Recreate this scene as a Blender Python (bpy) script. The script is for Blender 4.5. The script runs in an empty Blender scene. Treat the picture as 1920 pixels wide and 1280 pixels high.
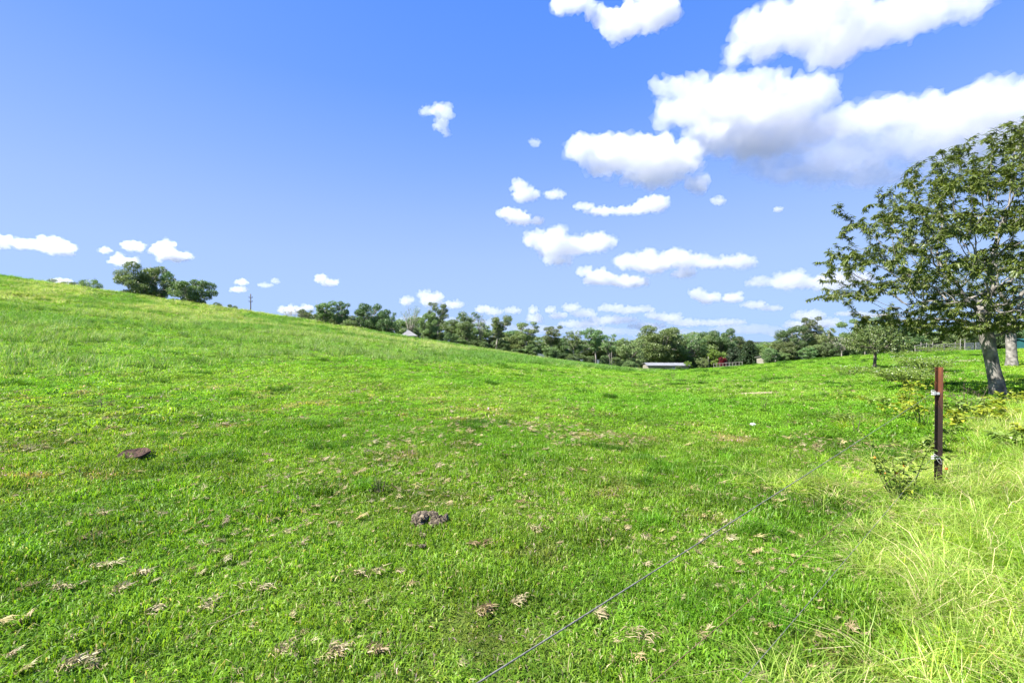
import bpy, math
import numpy as np
from mathutils import Vector

# ------------------------------------------------------------------ camera, sky, sun, exposure
SC = bpy.context.scene
COL = SC.collection
F = 880.0            # focal length in photo pixels (1920 wide)
EYE = 1.5
cam_d = bpy.data.cameras.new('camera')
cam_d.sensor_width = 36.0
cam_d.lens = F / 1920 * 36.0
cam_d.clip_start = 0.05
cam_d.clip_end = 60000
cam = bpy.data.objects.new('camera', cam_d)
COL.objects.link(cam)
cam.location = (0, 0, EYE)
cam.rotation_euler = (math.radians(90), 0, 0)
SC.camera = cam

SUN_EL = math.radians(47)
SUN_AZ = math.atan2(-0.93, -0.30)        # clockwise from +Y: left and a little behind the camera
world = bpy.data.worlds.new('World')
SC.world = world
world.use_nodes = True
wn = world.node_tree
wn.nodes.clear()
w_out = wn.nodes.new('ShaderNodeOutputWorld')
w_bg = wn.nodes.new('ShaderNodeBackground')
w_sky = wn.nodes.new('ShaderNodeTexSky')
w_sky.sky_type = 'NISHITA'
w_sky.sun_disc = False
w_sky.sun_elevation = SUN_EL
w_sky.sun_rotation = SUN_AZ
w_sky.altitude = 200
w_sky.air_density = 1.0
w_sky.dust_density = 0.4
w_sky.ozone_density = 2.5
EXPOSURE = 1.7
w_bg.inputs['Strength'].default_value = 0.085
# the photograph's sky is a purer, flatter blue than clear air gives: tone each channel of the sky colour
w_sep = wn.nodes.new('ShaderNodeSeparateColor'); w_com = wn.nodes.new('ShaderNodeCombineColor')
wn.links.new(w_sky.outputs['Color'], w_sep.inputs[0])
def w_math(op, x, y):
    q = wn.nodes.new('ShaderNodeMath'); q.operation = op
    for k, v in enumerate((x, y)):
        if isinstance(v, (int, float)): q.inputs[k].default_value = v
        else: wn.links.new(v, q.inputs[k])
    return q.outputs[0]
SKY_K = 1.0 / (0.085 * 2 ** EXPOSURE)
for ch, (A, g, soft) in enumerate(((0.52, 2.6, 3.0), (0.88, 1.5, 3.6), (0.80, 0.2, 0.0))):
    pw = w_math('POWER', w_sep.outputs[ch], g)
    if soft: pw = w_math('DIVIDE', pw, w_math('ADD', pw, soft))
    wn.links.new(w_math('MULTIPLY', pw, A * SKY_K), w_com.inputs[ch])
# even out the azimuth: half of the sky's colour follows the elevation alone
w_tc = wn.nodes.new('ShaderNodeTexCoord'); w_sx = wn.nodes.new('ShaderNodeSeparateXYZ'); w_rp = wn.nodes.new('ShaderNodeValToRGB')
wn.links.new(w_tc.outputs['Generated'], w_sx.inputs[0]); wn.links.new(w_sx.outputs['Z'], w_rp.inputs['Fac'])
def lin(c): return tuple((v / 255 / 12.92 if v < 11 else ((v / 255 + 0.055) / 1.055) ** 2.4) for v in c)
el = w_rp.color_ramp.elements
el[0].position = 0.0; el[0].color = (*lin((180, 212, 255)), 1)
el[1].position = 1.0; el[1].color = (*lin((78, 132, 235)), 1)
for p_, c_ in ((0.168, (175, 208, 255)), (0.25, (164, 199, 255)), (0.34, (144, 185, 255)), (0.47, (113, 164, 255)), (0.59, (101, 155, 255))):
    k_ = el.new(p_); k_.color = (*lin(c_), 1)
w_sc = wn.nodes.new('ShaderNodeMix'); w_sc.data_type = 'RGBA'; w_sc.blend_type = 'MULTIPLY'; w_sc.inputs['Factor'].default_value = 1.0
w_sc.inputs['B'].default_value = (SKY_K, SKY_K, SKY_K * 1.05, 1); wn.links.new(w_rp.outputs['Color'], w_sc.inputs['A'])
w_mx = wn.nodes.new('ShaderNodeMix'); w_mx.data_type = 'RGBA'; w_mx.inputs['Factor'].default_value = 0.6
wn.links.new(w_com.outputs[0], w_mx.inputs['A']); wn.links.new(w_sc.outputs['Result'], w_mx.inputs['B'])
wn.links.new(w_mx.outputs['Result'], w_bg.inputs['Color'])
wn.links.new(w_bg.outputs['Background'], w_out.inputs['Surface'])

sun_d = bpy.data.lights.new('sun', 'SUN')
sun_d.energy = 4.8
sun_d.angle = math.radians(0.55)
sun_d.color = (1.0, 0.955, 0.88)
sun = bpy.data.objects.new('sun', sun_d)
COL.objects.link(sun)
SUN_DIR = Vector((math.sin(SUN_AZ) * math.cos(SUN_EL), math.cos(SUN_AZ) * math.cos(SUN_EL), math.sin(SUN_EL)))
sun.rotation_euler = SUN_DIR.to_track_quat('Z', 'Y').to_euler()

SC.view_settings.view_transform = 'Standard'
SC.view_settings.look = 'None'
SC.view_settings.gamma = 1.0
SC.view_settings.use_curve_mapping = False
SC.view_settings.exposure = EXPOSURE
cy = SC.cycles
cy.use_denoising = True
cy.max_bounces = 10
cy.diffuse_bounces = 2
cy.glossy_bounces = 2
cy.transmission_bounces = 4
cy.transparent_max_bounces = 8
cy.volume_bounces = 9
cy.sample_clamp_indirect = 6.0
cy.use_adaptive_sampling = True
cy.adaptive_threshold = 0.015

RNG = np.random.default_rng(7)

# ------------------------------------------------------------------ small helpers
def px(x, y, Y):
    """world point at photo pixel (x, y) and depth Y"""
    return Vector(((x - 960) / F * Y, Y, EYE + (640 - y) / F * Y))

def tag(o, label=None, cat=None, group=None, kind=None):
    if label: o['label'] = label
    if cat: o['category'] = cat
    if group: o['group'] = group
    if kind: o['kind'] = kind
    return o

def empty(name, loc, rz=0.0):
    o = bpy.data.objects.new(name, None)
    o.empty_display_size = 0.2
    COL.objects.link(o)
    o.location = loc
    o.rotation_euler = (0, 0, rz)
    return o

def link_mesh(name, me, mat=None, parent=None, col=None):
    o = bpy.data.objects.new(name, me)
    (col or COL).objects.link(o)
    if mat is not None and not me.materials: me.materials.append(mat)
    if parent is not None: o.parent = parent
    return o

class MB:
    """collects polygons"""
    def __init__(s): s.v, s.f, s.n, s.attr = [], [], 0, []
    def add(s, verts, faces):
        verts = np.asarray(verts, float).reshape(-1, 3)
        s.v.append(verts)
        for f in faces: s.f.append([int(i) + s.n for i in f])
        s.n += len(verts)
    def box(s, c, size, rz=0.0, M=None):
        hx, hy, hz = np.asarray(size) / 2.0
        v = np.array([[x, y, z] for x in (-hx, hx) for y in (-hy, hy) for z in (-hz, hz)])
        if rz:
            ca, sa = math.cos(rz), math.sin(rz)
            v[:, :2] = np.stack([v[:, 0] * ca - v[:, 1] * sa, v[:, 0] * sa + v[:, 1] * ca], 1)
        if M is not None: v = v @ np.asarray(M).T
        s.add(v + np.asarray(c), [(0, 1, 3, 2), (4, 6, 7, 5), (0, 4, 5, 1), (2, 3, 7, 6), (0, 2, 6, 4), (1, 5, 7, 3)])
    def tube(s, pts, rads, sides=6, cap=True):
        P = np.asarray(pts, float)
        n = len(P)
        rads = np.broadcast_to(np.asarray(rads, float), (n,))
        T = np.gradient(P, axis=0)
        T /= np.linalg.norm(T, axis=1)[:, None] + 1e-12
        ref = np.array([0.0, 0, 1]) if abs(T[0, 2]) < 0.9 else np.array([1.0, 0, 0])
        U = np.cross(T, ref); U /= np.linalg.norm(U, axis=1)[:, None] + 1e-12
        W = np.cross(T, U)
        a = np.linspace(0, 2 * math.pi, sides, endpoint=False)
        ring = U[:, None, :] * np.cos(a)[None, :, None] + W[:, None, :] * np.sin(a)[None, :, None]
        v = (P[:, None, :] + ring * rads[:, None, None]).reshape(-1, 3)
        fs = []
        for i in range(n - 1):
            for k in range(sides):
                k2 = (k + 1) % sides
                fs.append((i * sides + k, i * sides + k2, (i + 1) * sides + k2, (i + 1) * sides + k))
        if cap:
            fs.append(tuple(range(sides))[::-1]); fs.append(tuple((n - 1) * sides + k for k in range(sides)))
        s.add(v, fs)
    def mesh(s, name, smooth=False):
        me = bpy.data.meshes.new(name)
        v = np.concatenate(s.v) if s.v else np.zeros((0, 3))
        me.from_pydata(v.tolist(), [], s.f)
        if smooth: me.polygons.foreach_set('use_smooth', [True] * len(me.polygons))
        me.update()
        return me
    def build(s, name, mat, parent=None, smooth=False):
        return link_mesh(name, s.mesh(name, smooth), mat, parent)

def fast_mesh(name, verts, loops, starts, totals, smooth=False):
    me = bpy.data.meshes.new(name)
    me.vertices.add(len(verts)); me.vertices.foreach_set('co', np.asarray(verts, np.float32).ravel())
    me.loops.add(len(loops)); me.loops.foreach_set('vertex_index', np.asarray(loops, np.int32))
    me.polygons.add(len(starts)); me.polygons.foreach_set('loop_start', np.asarray(starts, np.int32))
    me.polygons.foreach_set('loop_total', np.asarray(totals, np.int32))
    if smooth: me.polygons.foreach_set('use_smooth', np.ones(len(starts), bool))
    me.update(calc_edges=True)
    return me

def hash2(ix, iy, seed):
    h = (ix.astype(np.int64) * 374761393 + iy.astype(np.int64) * 668265263 + seed * 974711) & 0xffffffff
    h = ((h ^ (h >> 13)) * 1274126177) & 0xffffffff
    return ((h ^ (h >> 16)) & 0xffff) / 65535.0

def vnoise(x, y, seed=0):
    x = np.asarray(x, float); y = np.asarray(y, float)
    ix = np.floor(x).astype(np.int64); iy = np.floor(y).astype(np.int64)
    fx = x - ix; fy = y - iy
    fx = fx * fx * (3 - 2 * fx); fy = fy * fy * (3 - 2 * fy)
    a = hash2(ix, iy, seed); b = hash2(ix + 1, iy, seed); c = hash2(ix, iy + 1, seed); d = hash2(ix + 1, iy + 1, seed)
    return (a * (1 - fx) + b * fx) * (1 - fy) + (c * (1 - fx) + d * fx) * fy

def fbm(x, y, seed=0, octv=4):
    s = 0; a = 0.5; t = 0
    for o in range(octv):
        s = s + a * vnoise(x * 2 ** o, y * 2 ** o, seed + o * 17); t += a; a *= 0.55
    return s / t

def sstep(a, b, x):
    t = np.clip((x - a) / (b - a), 0, 1)
    return t * t * (3 - 2 * t)

# ------------------------------------------------------------------ materials
def new_mat(name):
    m = bpy.data.materials.new(name)
    m.use_nodes = True
    nt = m.node_tree
    nt.nodes.clear()
    return m, nt, nt.nodes.new('ShaderNodeOutputMaterial')

def simple(name, col, rough=0.7, var=0.25, scale=6.0, bump=0.0, metal=0.0, col2=None, spec=0.3, coords='Object', detail=5):
    m, nt, out = new_mat(name)
    N, L = nt.nodes, nt.links
    p = N.new('ShaderNodeBsdfPrincipled')
    p.inputs['Roughness'].default_value = rough
    p.inputs['Metallic'].default_value = metal
    p.inputs['Specular IOR Level'].default_value = spec
    tc = N.new('ShaderNodeTexCoord')
    nz = N.new('ShaderNodeTexNoise'); nz.inputs['Scale'].default_value = scale; nz.inputs['Detail'].default_value = detail
    L.new(tc.outputs[coords], nz.inputs['Vector'])
    rp = N.new('ShaderNodeValToRGB')
    c1 = [c * (1 - var) for c in col]; c2 = list(col2) if col2 else [min(1, c * (1 + var)) for c in col]
    rp.color_ramp.elements[0].position = 0.32; rp.color_ramp.elements[1].position = 0.68
    rp.color_ramp.elements[0].color = (*c1, 1); rp.color_ramp.elements[1].color = (*c2, 1)
    L.new(nz.outputs['Fac'], rp.inputs['Fac']); L.new(rp.outputs['Color'], p.inputs['Base Color'])
    if bump:
        b = N.new('ShaderNodeBump'); b.inputs['Strength'].default_value = bump; b.inputs['Distance'].default_value = 0.02
        L.new(nz.outputs['Fac'], b.inputs['Height']); L.new(b.outputs['Normal'], p.inputs['Normal'])
    L.new(p.outputs['BSDF'], out.inputs['Surface'])
    return m

def leaf_mat(name, c_a, c_b, trans=0.35, obj_var=0.0, instancer=False, gloss=0.05, tcol=(1.25, 1.2, 0.5), dry=None):
    """thin leaf: diffuse + translucent (+ a little gloss); colour varies with the 'leafvar' face attribute"""
    m, nt, out = new_mat(name)
    N, L = nt.nodes, nt.links
    at = N.new('ShaderNodeAttribute'); at.attribute_name = 'leafvar'
    mx = N.new('ShaderNodeMix'); mx.data_type = 'RGBA'
    mx.inputs['A'].default_value = (*c_a, 1); mx.inputs['B'].default_value = (*c_b, 1)
    L.new(at.outputs['Fac'], mx.inputs['Factor'])
    col = mx.outputs['Result']
    if dry:     # the top few per cent of the blades are dead and straw coloured
        rp = N.new('ShaderNodeValToRGB'); e = rp.color_ramp.elements
        e[0].color = (*c_a, 1); e[1].position = 1.0; e[1].color = (*dry[0], 1)
        k = e.new(dry[1] - 0.015); k.color = (*c_b, 1)
        k = e.new(dry[1]); k.color = (*dry[0], 1)
        L.new(at.outputs['Fac'], rp.inputs['Fac']); col = rp.outputs['Color']
    if instancer:
        ai = N.new('ShaderNodeAttribute'); ai.attribute_type = 'INSTANCER'; ai.attribute_name = 'tint'
        mm = N.new('ShaderNodeMix'); mm.data_type = 'RGBA'; mm.blend_type = 'MULTIPLY'; mm.inputs['Factor'].default_value = 1
        L.new(col, mm.inputs['A']); L.new(ai.outputs['Color'], mm.inputs['B']); col = mm.outputs['Result']
    if obj_var:
        oi = N.new('ShaderNodeObjectInfo')
        hs = N.new('ShaderNodeHueSaturation')
        m1 = N.new('ShaderNodeMapRange'); m1.inputs['To Min'].default_value = 0.5 - 0.03 * obj_var; m1.inputs['To Max'].default_value = 0.5 + 0.03 * obj_var
        m2 = N.new('ShaderNodeMapRange'); m2.inputs['To Min'].default_value = 1 - 0.35 * obj_var; m2.inputs['To Max'].default_value = 1 + 0.35 * obj_var
        fr = N.new('ShaderNodeMath'); fr.operation = 'MULTIPLY'; fr.inputs[1].default_value = 7.31
        fc = N.new('ShaderNodeMath'); fc.operation = 'FRACT'
        L.new(oi.outputs['Random'], m1.inputs['Value']); L.new(oi.outputs['Random'], fr.inputs[0]); L.new(fr.outputs[0], fc.inputs[0]); L.new(fc.outputs[0], m2.inputs['Value'])
        L.new(m1.outputs['Result'], hs.inputs['Hue']); L.new(m2.outputs['Result'], hs.inputs['Value']); L.new(col, hs.inputs['Color'])
        col = hs.outputs['Color']
    df = N.new('ShaderNodeBsdfDiffuse'); L.new(col, df.inputs['Color'])
    tr = N.new('ShaderNodeBsdfTranslucent')
    tm = N.new('ShaderNodeMix'); tm.data_type = 'RGBA'; tm.blend_type = 'MULTIPLY'; tm.inputs['Factor'].default_value = 1
    tm.inputs['B'].default_value = (*tcol, 1)
    L.new(col, tm.inputs['A']); L.new(tm.outputs['Result'], tr.inputs['Color'])
    ms = N.new('ShaderNodeMixShader'); ms.inputs['Fac'].default_value = trans
    L.new(df.outputs[0], ms.inputs[1]); L.new(tr.outputs[0], ms.inputs[2])
    last = ms.outputs[0]
    if gloss:
        gl = N.new('ShaderNodeBsdfGlossy'); gl.inputs['Roughness'].default_value = 0.45
        g2 = N.new('ShaderNodeMixShader'); g2.inputs['Fac'].default_value = gloss
        L.new(last, g2.inputs[1]); L.new(gl.outputs[0], g2.inputs[2]); last = g2.outputs[0]
    L.new(last, out.inputs['Surface'])
    return m

M = {}
M['turf'] = leaf_mat('turf_blades', (0.085, 0.205, 0.012), (0.205, 0.36, 0.027), 0.48, instancer=True, gloss=0.015, tcol=(1.3, 1.2, 0.5), dry=((0.42, 0.38, 0.19), 0.95))
M['long'] = leaf_mat('long_blades', (0.12, 0.25, 0.022), (0.30, 0.40, 0.085), 0.45, instancer=True, gloss=0.02, tcol=(1.2, 1.15, 0.6), dry=((0.46, 0.42, 0.22), 0.86))
M['straw'] = leaf_mat('straw_fibres', (0.24, 0.205, 0.10), (0.48, 0.43, 0.25), 0.2, instancer=True, gloss=0.02, tcol=(1, 0.95, 0.8))
M['straw_one'] = leaf_mat('dry_straw', (0.20, 0.16, 0.075), (0.41, 0.355, 0.195), 0.2, gloss=0.02, tcol=(1, 0.95, 0.8))
M['straw_brown'] = leaf_mat('brown_straw', (0.15, 0.10, 0.045), (0.30, 0.225, 0.115), 0.2, gloss=0.02, tcol=(1, 0.9, 0.8))
M['tree_leaf'] = leaf_mat('broad_leaf', (0.062, 0.098, 0.020), (0.165, 0.200, 0.042), 0.30, gloss=0.03, tcol=(1.5, 1.5, 0.5))
M['small_leaf'] = leaf_mat('small_tree_leaf', (0.08, 0.125, 0.03), (0.16, 0.21, 0.055), 0.30, gloss=0.05, tcol=(1.4, 1.4, 0.5))
M['euc_leaf'] = leaf_mat('eucalypt_leaf', (0.075, 0.130, 0.046), (0.190, 0.262, 0.090), 0.25, obj_var=1.0, gloss=0.04, tcol=(1.3, 1.4, 0.6))
M['pine_leaf'] = leaf_mat('conifer_needle', (0.035, 0.068, 0.034), (0.07, 0.115, 0.05), 0.15, obj_var=0.4, gloss=0.03)
M['bright_leaf'] = leaf_mat('bright_leaf', (0.10, 0.18, 0.025), (0.22, 0.30, 0.06), 0.35, obj_var=0.5, gloss=0.03)
M['red_leaf'] = leaf_mat('red_leaf', (0.09, 0.008, 0.014), (0.20, 0.02, 0.03), 0.3, gloss=0.03, tcol=(1.2, 0.6, 0.6))
M['weed_leaf'] = leaf_mat('weed_leaf', (0.11, 0.20, 0.028), (0.24, 0.32, 0.05), 0.35, gloss=0.04)
M['pale_weed'] = leaf_mat('pale_weed_leaf', (0.13, 0.22, 0.035), (0.30, 0.36, 0.07), 0.4, gloss=0.02)
M['yellow_leaf'] = leaf_mat('yellow_weed_leaf', (0.17, 0.25, 0.02), (0.34, 0.36, 0.03), 0.4, gloss=0.03)
M['white_petal'] = leaf_mat('white_petal', (0.5, 0.5, 0.44), (0.62, 0.62, 0.56), 0.3, gloss=0.0, tcol=(1, 1, 1))
M['bark'] = simple('grey_bark', (0.13, 0.12, 0.105), 0.85, 0.55, 5.0, 0.8, col2=(0.30, 0.28, 0.25), detail=9)
M['bark_dark'] = simple('dark_bark', (0.10, 0.085, 0.07), 0.9, 0.4, 5.0, 0.5)
M['bark_pale'] = simple('pale_gum_bark', (0.26, 0.23, 0.19), 0.8, 0.3, 0.9, 0.2, col2=(0.42, 0.38, 0.33))
M['stem'] = simple('weed_stem', (0.12, 0.16, 0.04), 0.8, 0.3, 30)
M['dry_stem'] = simple('dry_twig', (0.10, 0.075, 0.055), 0.9, 0.3, 30)
M['pale_stem'] = simple('bleached_twig', (0.30, 0.26, 0.15), 0.9, 0.2, 30)
M['dung'] = simple('dried_dung', (0.05, 0.034, 0.022), 0.95, 0.6, 30.0, 1.0, col2=(0.20, 0.165, 0.11))
M['dung_dark'] = simple('brown_dung', (0.03, 0.016, 0.010), 0.9, 0.5, 26.0, 1.0, col2=(0.095, 0.052, 0.034))
M['white_plastic'] = simple('white_plastic', (0.55, 0.55, 0.53), 0.4, 0.06, 20)
M['wire'] = simple('grey_fence_wire', (0.15, 0.145, 0.13), 0.7, 0.4, 90, 0.3)
M['rust_wire'] = simple('rusty_wire', (0.16, 0.10, 0.06), 0.8, 0.35, 60)
M['timber'] = simple('weathered_timber', (0.17, 0.155, 0.135), 0.9, 0.35, 9, 0.3)
M['timber_pale'] = simple('bleached_timber', (0.22, 0.205, 0.185), 0.9, 0.3, 9, 0.3)
M['galv'] = simple('galvanised_steel', (0.27, 0.275, 0.28), 0.5, 0.15, 4, metal=0.35)
M['roof'] = simple('pale_metal_roof', (0.20, 0.205, 0.215), 0.6, 0.2, 0.7)
M['roof_white'] = simple('white_metal_roof', (0.23, 0.225, 0.215), 0.55, 0.1, 0.6)
M['cream'] = simple('cream_cladding', (0.22, 0.205, 0.165), 0.8, 0.12, 1.0)
M['dark_open'] = simple('dark_doorway', (0.03, 0.03, 0.032), 0.8, 0.2, 3)
M['teal'] = simple('teal_sheet', (0.01, 0.065, 0.068), 0.6, 0.15, 2)
M['pole'] = simple('pole_timber', (0.10, 0.085, 0.075), 0.9, 0.3, 2)
M['fruit'] = simple('red_berry', (0.55, 0.07, 0.015), 0.35, 0.3, 25, col2=(0.62, 0.22, 0.02))

# ------------------------------------------------------------------ terrain
T_X = np.array([-2600, -900, -400, 0, 200, 400, 520, 700, 850, 1000, 1100, 1200, 1280, 1350, 1450, 1550, 1700, 1850, 1920, 2300, 3200, 5200.])
T_Y = np.array([430, 440, 482, 516, 546, 575, 592, 622, 648, 671, 685, 696, 695, 691, 682, 672, 661, 656, 654, 650, 646, 642.])
T_D = np.array([60, 68, 72, 75, 78, 80, 80, 78, 76, 74, 72, 70, 70, 70, 72, 76, 80, 84, 85, 85, 80, 70.])
T_P = np.array([1.6, 1.6, 1.6, 1.6, 1.62, 1.65, 1.65, 1.6, 1.5, 1.4, 1.35, 1.3, 1.3, 1.3, 1.3, 1.25, 1.2, 1.2, 1.2, 1.2, 1.2, 1.2])
TH_T = np.arctan((T_X - 960) / F)
th_f = np.linspace(-math.pi, math.pi, 1441)
def _tab(v):
    w = np.interp(th_f, np.concatenate([[-math.pi], TH_T, [math.pi]]), np.concatenate([[(v[0] + v[-1]) / 2], v, [(v[0] + v[-1]) / 2]]))
    k = np.hanning(25); k /= k.sum()
    wp = np.concatenate([w[-30:-1], w, w[1:30]])
    return np.convolve(wp, k, 'same')[29:-29]
_cth = np.cos(TH_T)
TAB_S = _tab((640 - T_Y) / F * _cth)           # skyline slope along the radius
TAB_R = _tab(T_D / np.maximum(_cth, 0.45))     # ridge radius
TAB_P = _tab(T_P)

def ground_z(X, Y, detail=True):
    X = np.asarray(X, float); Y = np.asarray(Y, float)
    th = np.arctan2(X, Y); r = np.hypot(X, Y)
    s = np.interp(th, th_f, TAB_S); R = np.interp(th, th_f, TAB_R); p = np.interp(th, th_f, TAB_P)
    zr = EYE + s * R
    t = r / R
    ti = np.minimum(t, 1.0)
    z_in = zr * ti ** p
    k = np.where(s > 0, -0.03 - 0.25 * s, 0.90 * s - 0.002)
    far = np.minimum(r, 330) - R
    z_out = zr + far * k
    # round the crest
    e = (t - 1.0) / 0.05
    m = sstep(-1, 1, e)
    slope_in = zr * p / R
    z_in2 = np.where(t > 1, zr + (r - R) * slope_in, z_in)
    z_out2 = np.where(t < 1, zr + (r - R) * k, z_out)
    z = z_in2 * (1 - m) + z_out2 * m
    z = np.where(r > 330, z + (-9.0 - z) * sstep(330, 900, r), z)
    if detail:
        amp = sstep(0.5, 6, r)
        z = z + amp * 0.22 * (fbm(X / 7.0, Y / 7.0, 3, 3) - 0.5) * sstep(2, 14, r)
        z = z + 0.085 * (fbm(X / 0.9 + 31, Y / 0.9, 5, 3) - 0.5) * (1 - sstep(90, 140, r))
    return z

def gz(x, y): return float(ground_z(np.array([x]), np.array([y]))[0])

def on_ground(x, y, ymax=120.0):
    """ground point seen at photo pixel (x, y)"""
    Y = np.concatenate([np.linspace(0.6, 12, 1200), np.linspace(12, ymax, 3000)])
    X = (x - 960) / F * Y
    zl = EYE + (640 - y) / F * Y
    g = ground_z(X, Y)
    i = np.argmax(zl <= g)
    if not (zl <= g).any(): i = len(Y) - 1
    return Vector((X[i], Y[i], g[i]))

def build_ground():
    th = np.concatenate([np.linspace(-math.pi, math.radians(-64), 60, endpoint=False), np.linspace(math.radians(-64), math.radians(64), 430, endpoint=False), np.linspace(math.radians(64), math.pi, 60, endpoint=False)])
    r = np.concatenate([np.geomspace(0.25, 130, 300), np.geomspace(136, 900, 40), np.geomspace(1100, 30000, 10)])
    nt_, nr = len(th), len(r)
    RR, TT = np.meshgrid(r, th, indexing='ij')
    X = RR * np.sin(TT); Y = RR * np.cos(TT)
    Z = ground_z(X, Y)
    V = np.stack([X, Y, Z], -1).reshape(-1, 3)
    c = np.array([[0, 0, gz(0, 0.01)]])
    V = np.concatenate([V, c])
    i, j = np.meshgrid(np.arange(nr - 1), np.arange(nt_), indexing='ij')
    j2 = (j + 1) % nt_
    q = np.stack([i * nt_ + j, i * nt_ + j2, (i + 1) * nt_ + j2, (i + 1) * nt_ + j], -1).reshape(-1, 4)
    tri = np.stack([np.full(nt_, len(V) - 1), (np.arange(nt_) + 1) % nt_, np.arange(nt_)], -1)
    loops = np.concatenate([q.ravel(), tri.ravel()])
    totals = np.concatenate([np.full(len(q), 4), np.full(len(tri), 3)])
    starts = np.concatenate([[0], np.cumsum(totals)[:-1]])
    me = fast_mesh('paddock_ground', V, loops, starts, totals, True)
    # make sure normals point up
    m, nt, out = new_mat('paddock_soil_and_thatch')
    N, L = nt.nodes, nt.links
    tc = N.new('ShaderNodeTexCoord')
    n1 = N.new('ShaderNodeTexNoise'); n1.inputs['Scale'].default_value = 0.35; n1.inputs['Detail'].default_value = 8
    n2 = N.new('ShaderNodeTexNoise'); n2.inputs['Scale'].default_value = 9.0; n2.inputs['Detail'].default_value = 6
    L.new(tc.outputs['Object'], n1.inputs['Vector']); L.new(tc.outputs['Object'], n2.inputs['Vector'])
    r1 = N.new('ShaderNodeValToRGB'); r1.color_ramp.elements[0].position = 0.35; r1.color_ramp.elements[1].position = 0.65
    r1.color_ramp.elements[0].color = (0.045, 0.085, 0.010, 1); r1.color_ramp.elements[1].color = (0.085, 0.125, 0.016, 1)
    r2 = N.new('ShaderNodeValToRGB'); r2.color_ramp.elements[0].position = 0.4; r2.color_ramp.elements[1].position = 0.7
    r2.color_ramp.elements[0].color = (0.045, 0.075, 0.012, 1); r2.color_ramp.elements[1].color = (0.12, 0.125, 0.04, 1)
    mx = N.new('ShaderNodeMix'); mx.data_type = 'RGBA'; mx.inputs['Factor'].default_value = 0.5
    L.new(n1.outputs['Fac'], r1.inputs['Fac']); L.new(n2.outputs['Fac'], r2.inputs['Fac'])
    L.new(r1.outputs['Color'], mx.inputs['A']); L.new(r2.outputs['Color'], mx.inputs['B'])
    p = N.new('ShaderNodeBsdfPrincipled'); p.inputs['Roughness'].default_value = 0.95; p.inputs['Specular IOR Level'].default_value = 0.1
    bp = N.new('ShaderNodeBump'); bp.inputs['Strength'].default_value = 0.8; bp.inputs['Distance'].default_value = 0.05
    L.new(n2.outputs['Fac'], bp.inputs['Height']); L.new(bp.outputs['Normal'], p.inputs['Normal'])
    L.new(mx.outputs['Result'], p.inputs['Base Color']); L.new(p.outputs['BSDF'], out.inputs['Surface'])
    o = link_mesh('ground', me, m)
    me.materials.append(simple('distant_bushland', (0.045, 0.06, 0.05), 0.95, 0.3, 0.004))
    pm = np.zeros(len(me.polygons), np.int32)
    pm[:len(q)] = (np.repeat(r[:-1], nt_) > 260).astype(np.int32)
    me.polygons.foreach_set('material_index', pm)
    tag(o, kind='structure')
    return o
build_ground()

# bare soil: a thin sheet that follows the ground
def soil_patch(name, cx, cy, rx, ry, rz, mat, seed, lift=0.012):
    n, k = 40, 7
    a = np.linspace(0, 2 * math.pi, n, endpoint=False)
    edge = 0.75 + 0.5 * vnoise(np.cos(a) * 2.2 + 9, np.sin(a) * 2.2 + 5, seed)
    mb = MB(); V = [[cx, cy, gz(cx, cy) + lift]]
    for i in range(1, k + 1):
        q = i / k
        lx = rx * q * edge * np.cos(a); ly = ry * q * edge * np.sin(a)
        x = cx + lx * math.cos(rz) - ly * math.sin(rz); y = cy + lx * math.sin(rz) + ly * math.cos(rz)
        z = ground_z(x, y) + (lift if i < k else -0.03)
        V += np.stack([x, y, z], 1).tolist()
    fs = [(0, 1 + j, 1 + (j + 1) % n) for j in range(n)]
    for i in range(k - 1):
        for j in range(n):
            j2 = (j + 1) % n
            fs.append((1 + i * n + j, 1 + (i + 1) * n + j, 1 + (i + 1) * n + j2, 1 + i * n + j2))
    mb.add(V, fs)
    o = mb.build(name, mat, smooth=True)
    tag(o, kind='structure')
    return o
M['soil_tan'] = simple('tan_bare_soil', (0.30, 0.22, 0.14), 0.95, 0.25, 3, 0.6, col2=(0.45, 0.36, 0.25))
M['soil_dark'] = simple('dark_leaf_litter', (0.075, 0.06, 0.045), 0.95, 0.5, 14, 1.0, col2=(0.20, 0.16, 0.12))
SOIL = []
for (x, y, rx, ry, rz, mt, sd) in [(1816, 676, 1.3, 1.2, 0.1, 'soil_tan', 3), (1425, 738, 1.25, 0.42, 0.0, 'soil_tan', 4), (1922, 795, 0.75, 1.2, 0.4, 'soil_dark', 6), (1880, 748, 0.9, 0.8, 0.2, 'soil_dark', 8)]:
    c = on_ground(x, y)
    SOIL.append((c.x, c.y, max(rx, 0.1), max(ry, 0.1)))
    soil_patch('bare_soil', c.x, c.y, rx, ry, rz, M[mt], sd)

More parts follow.
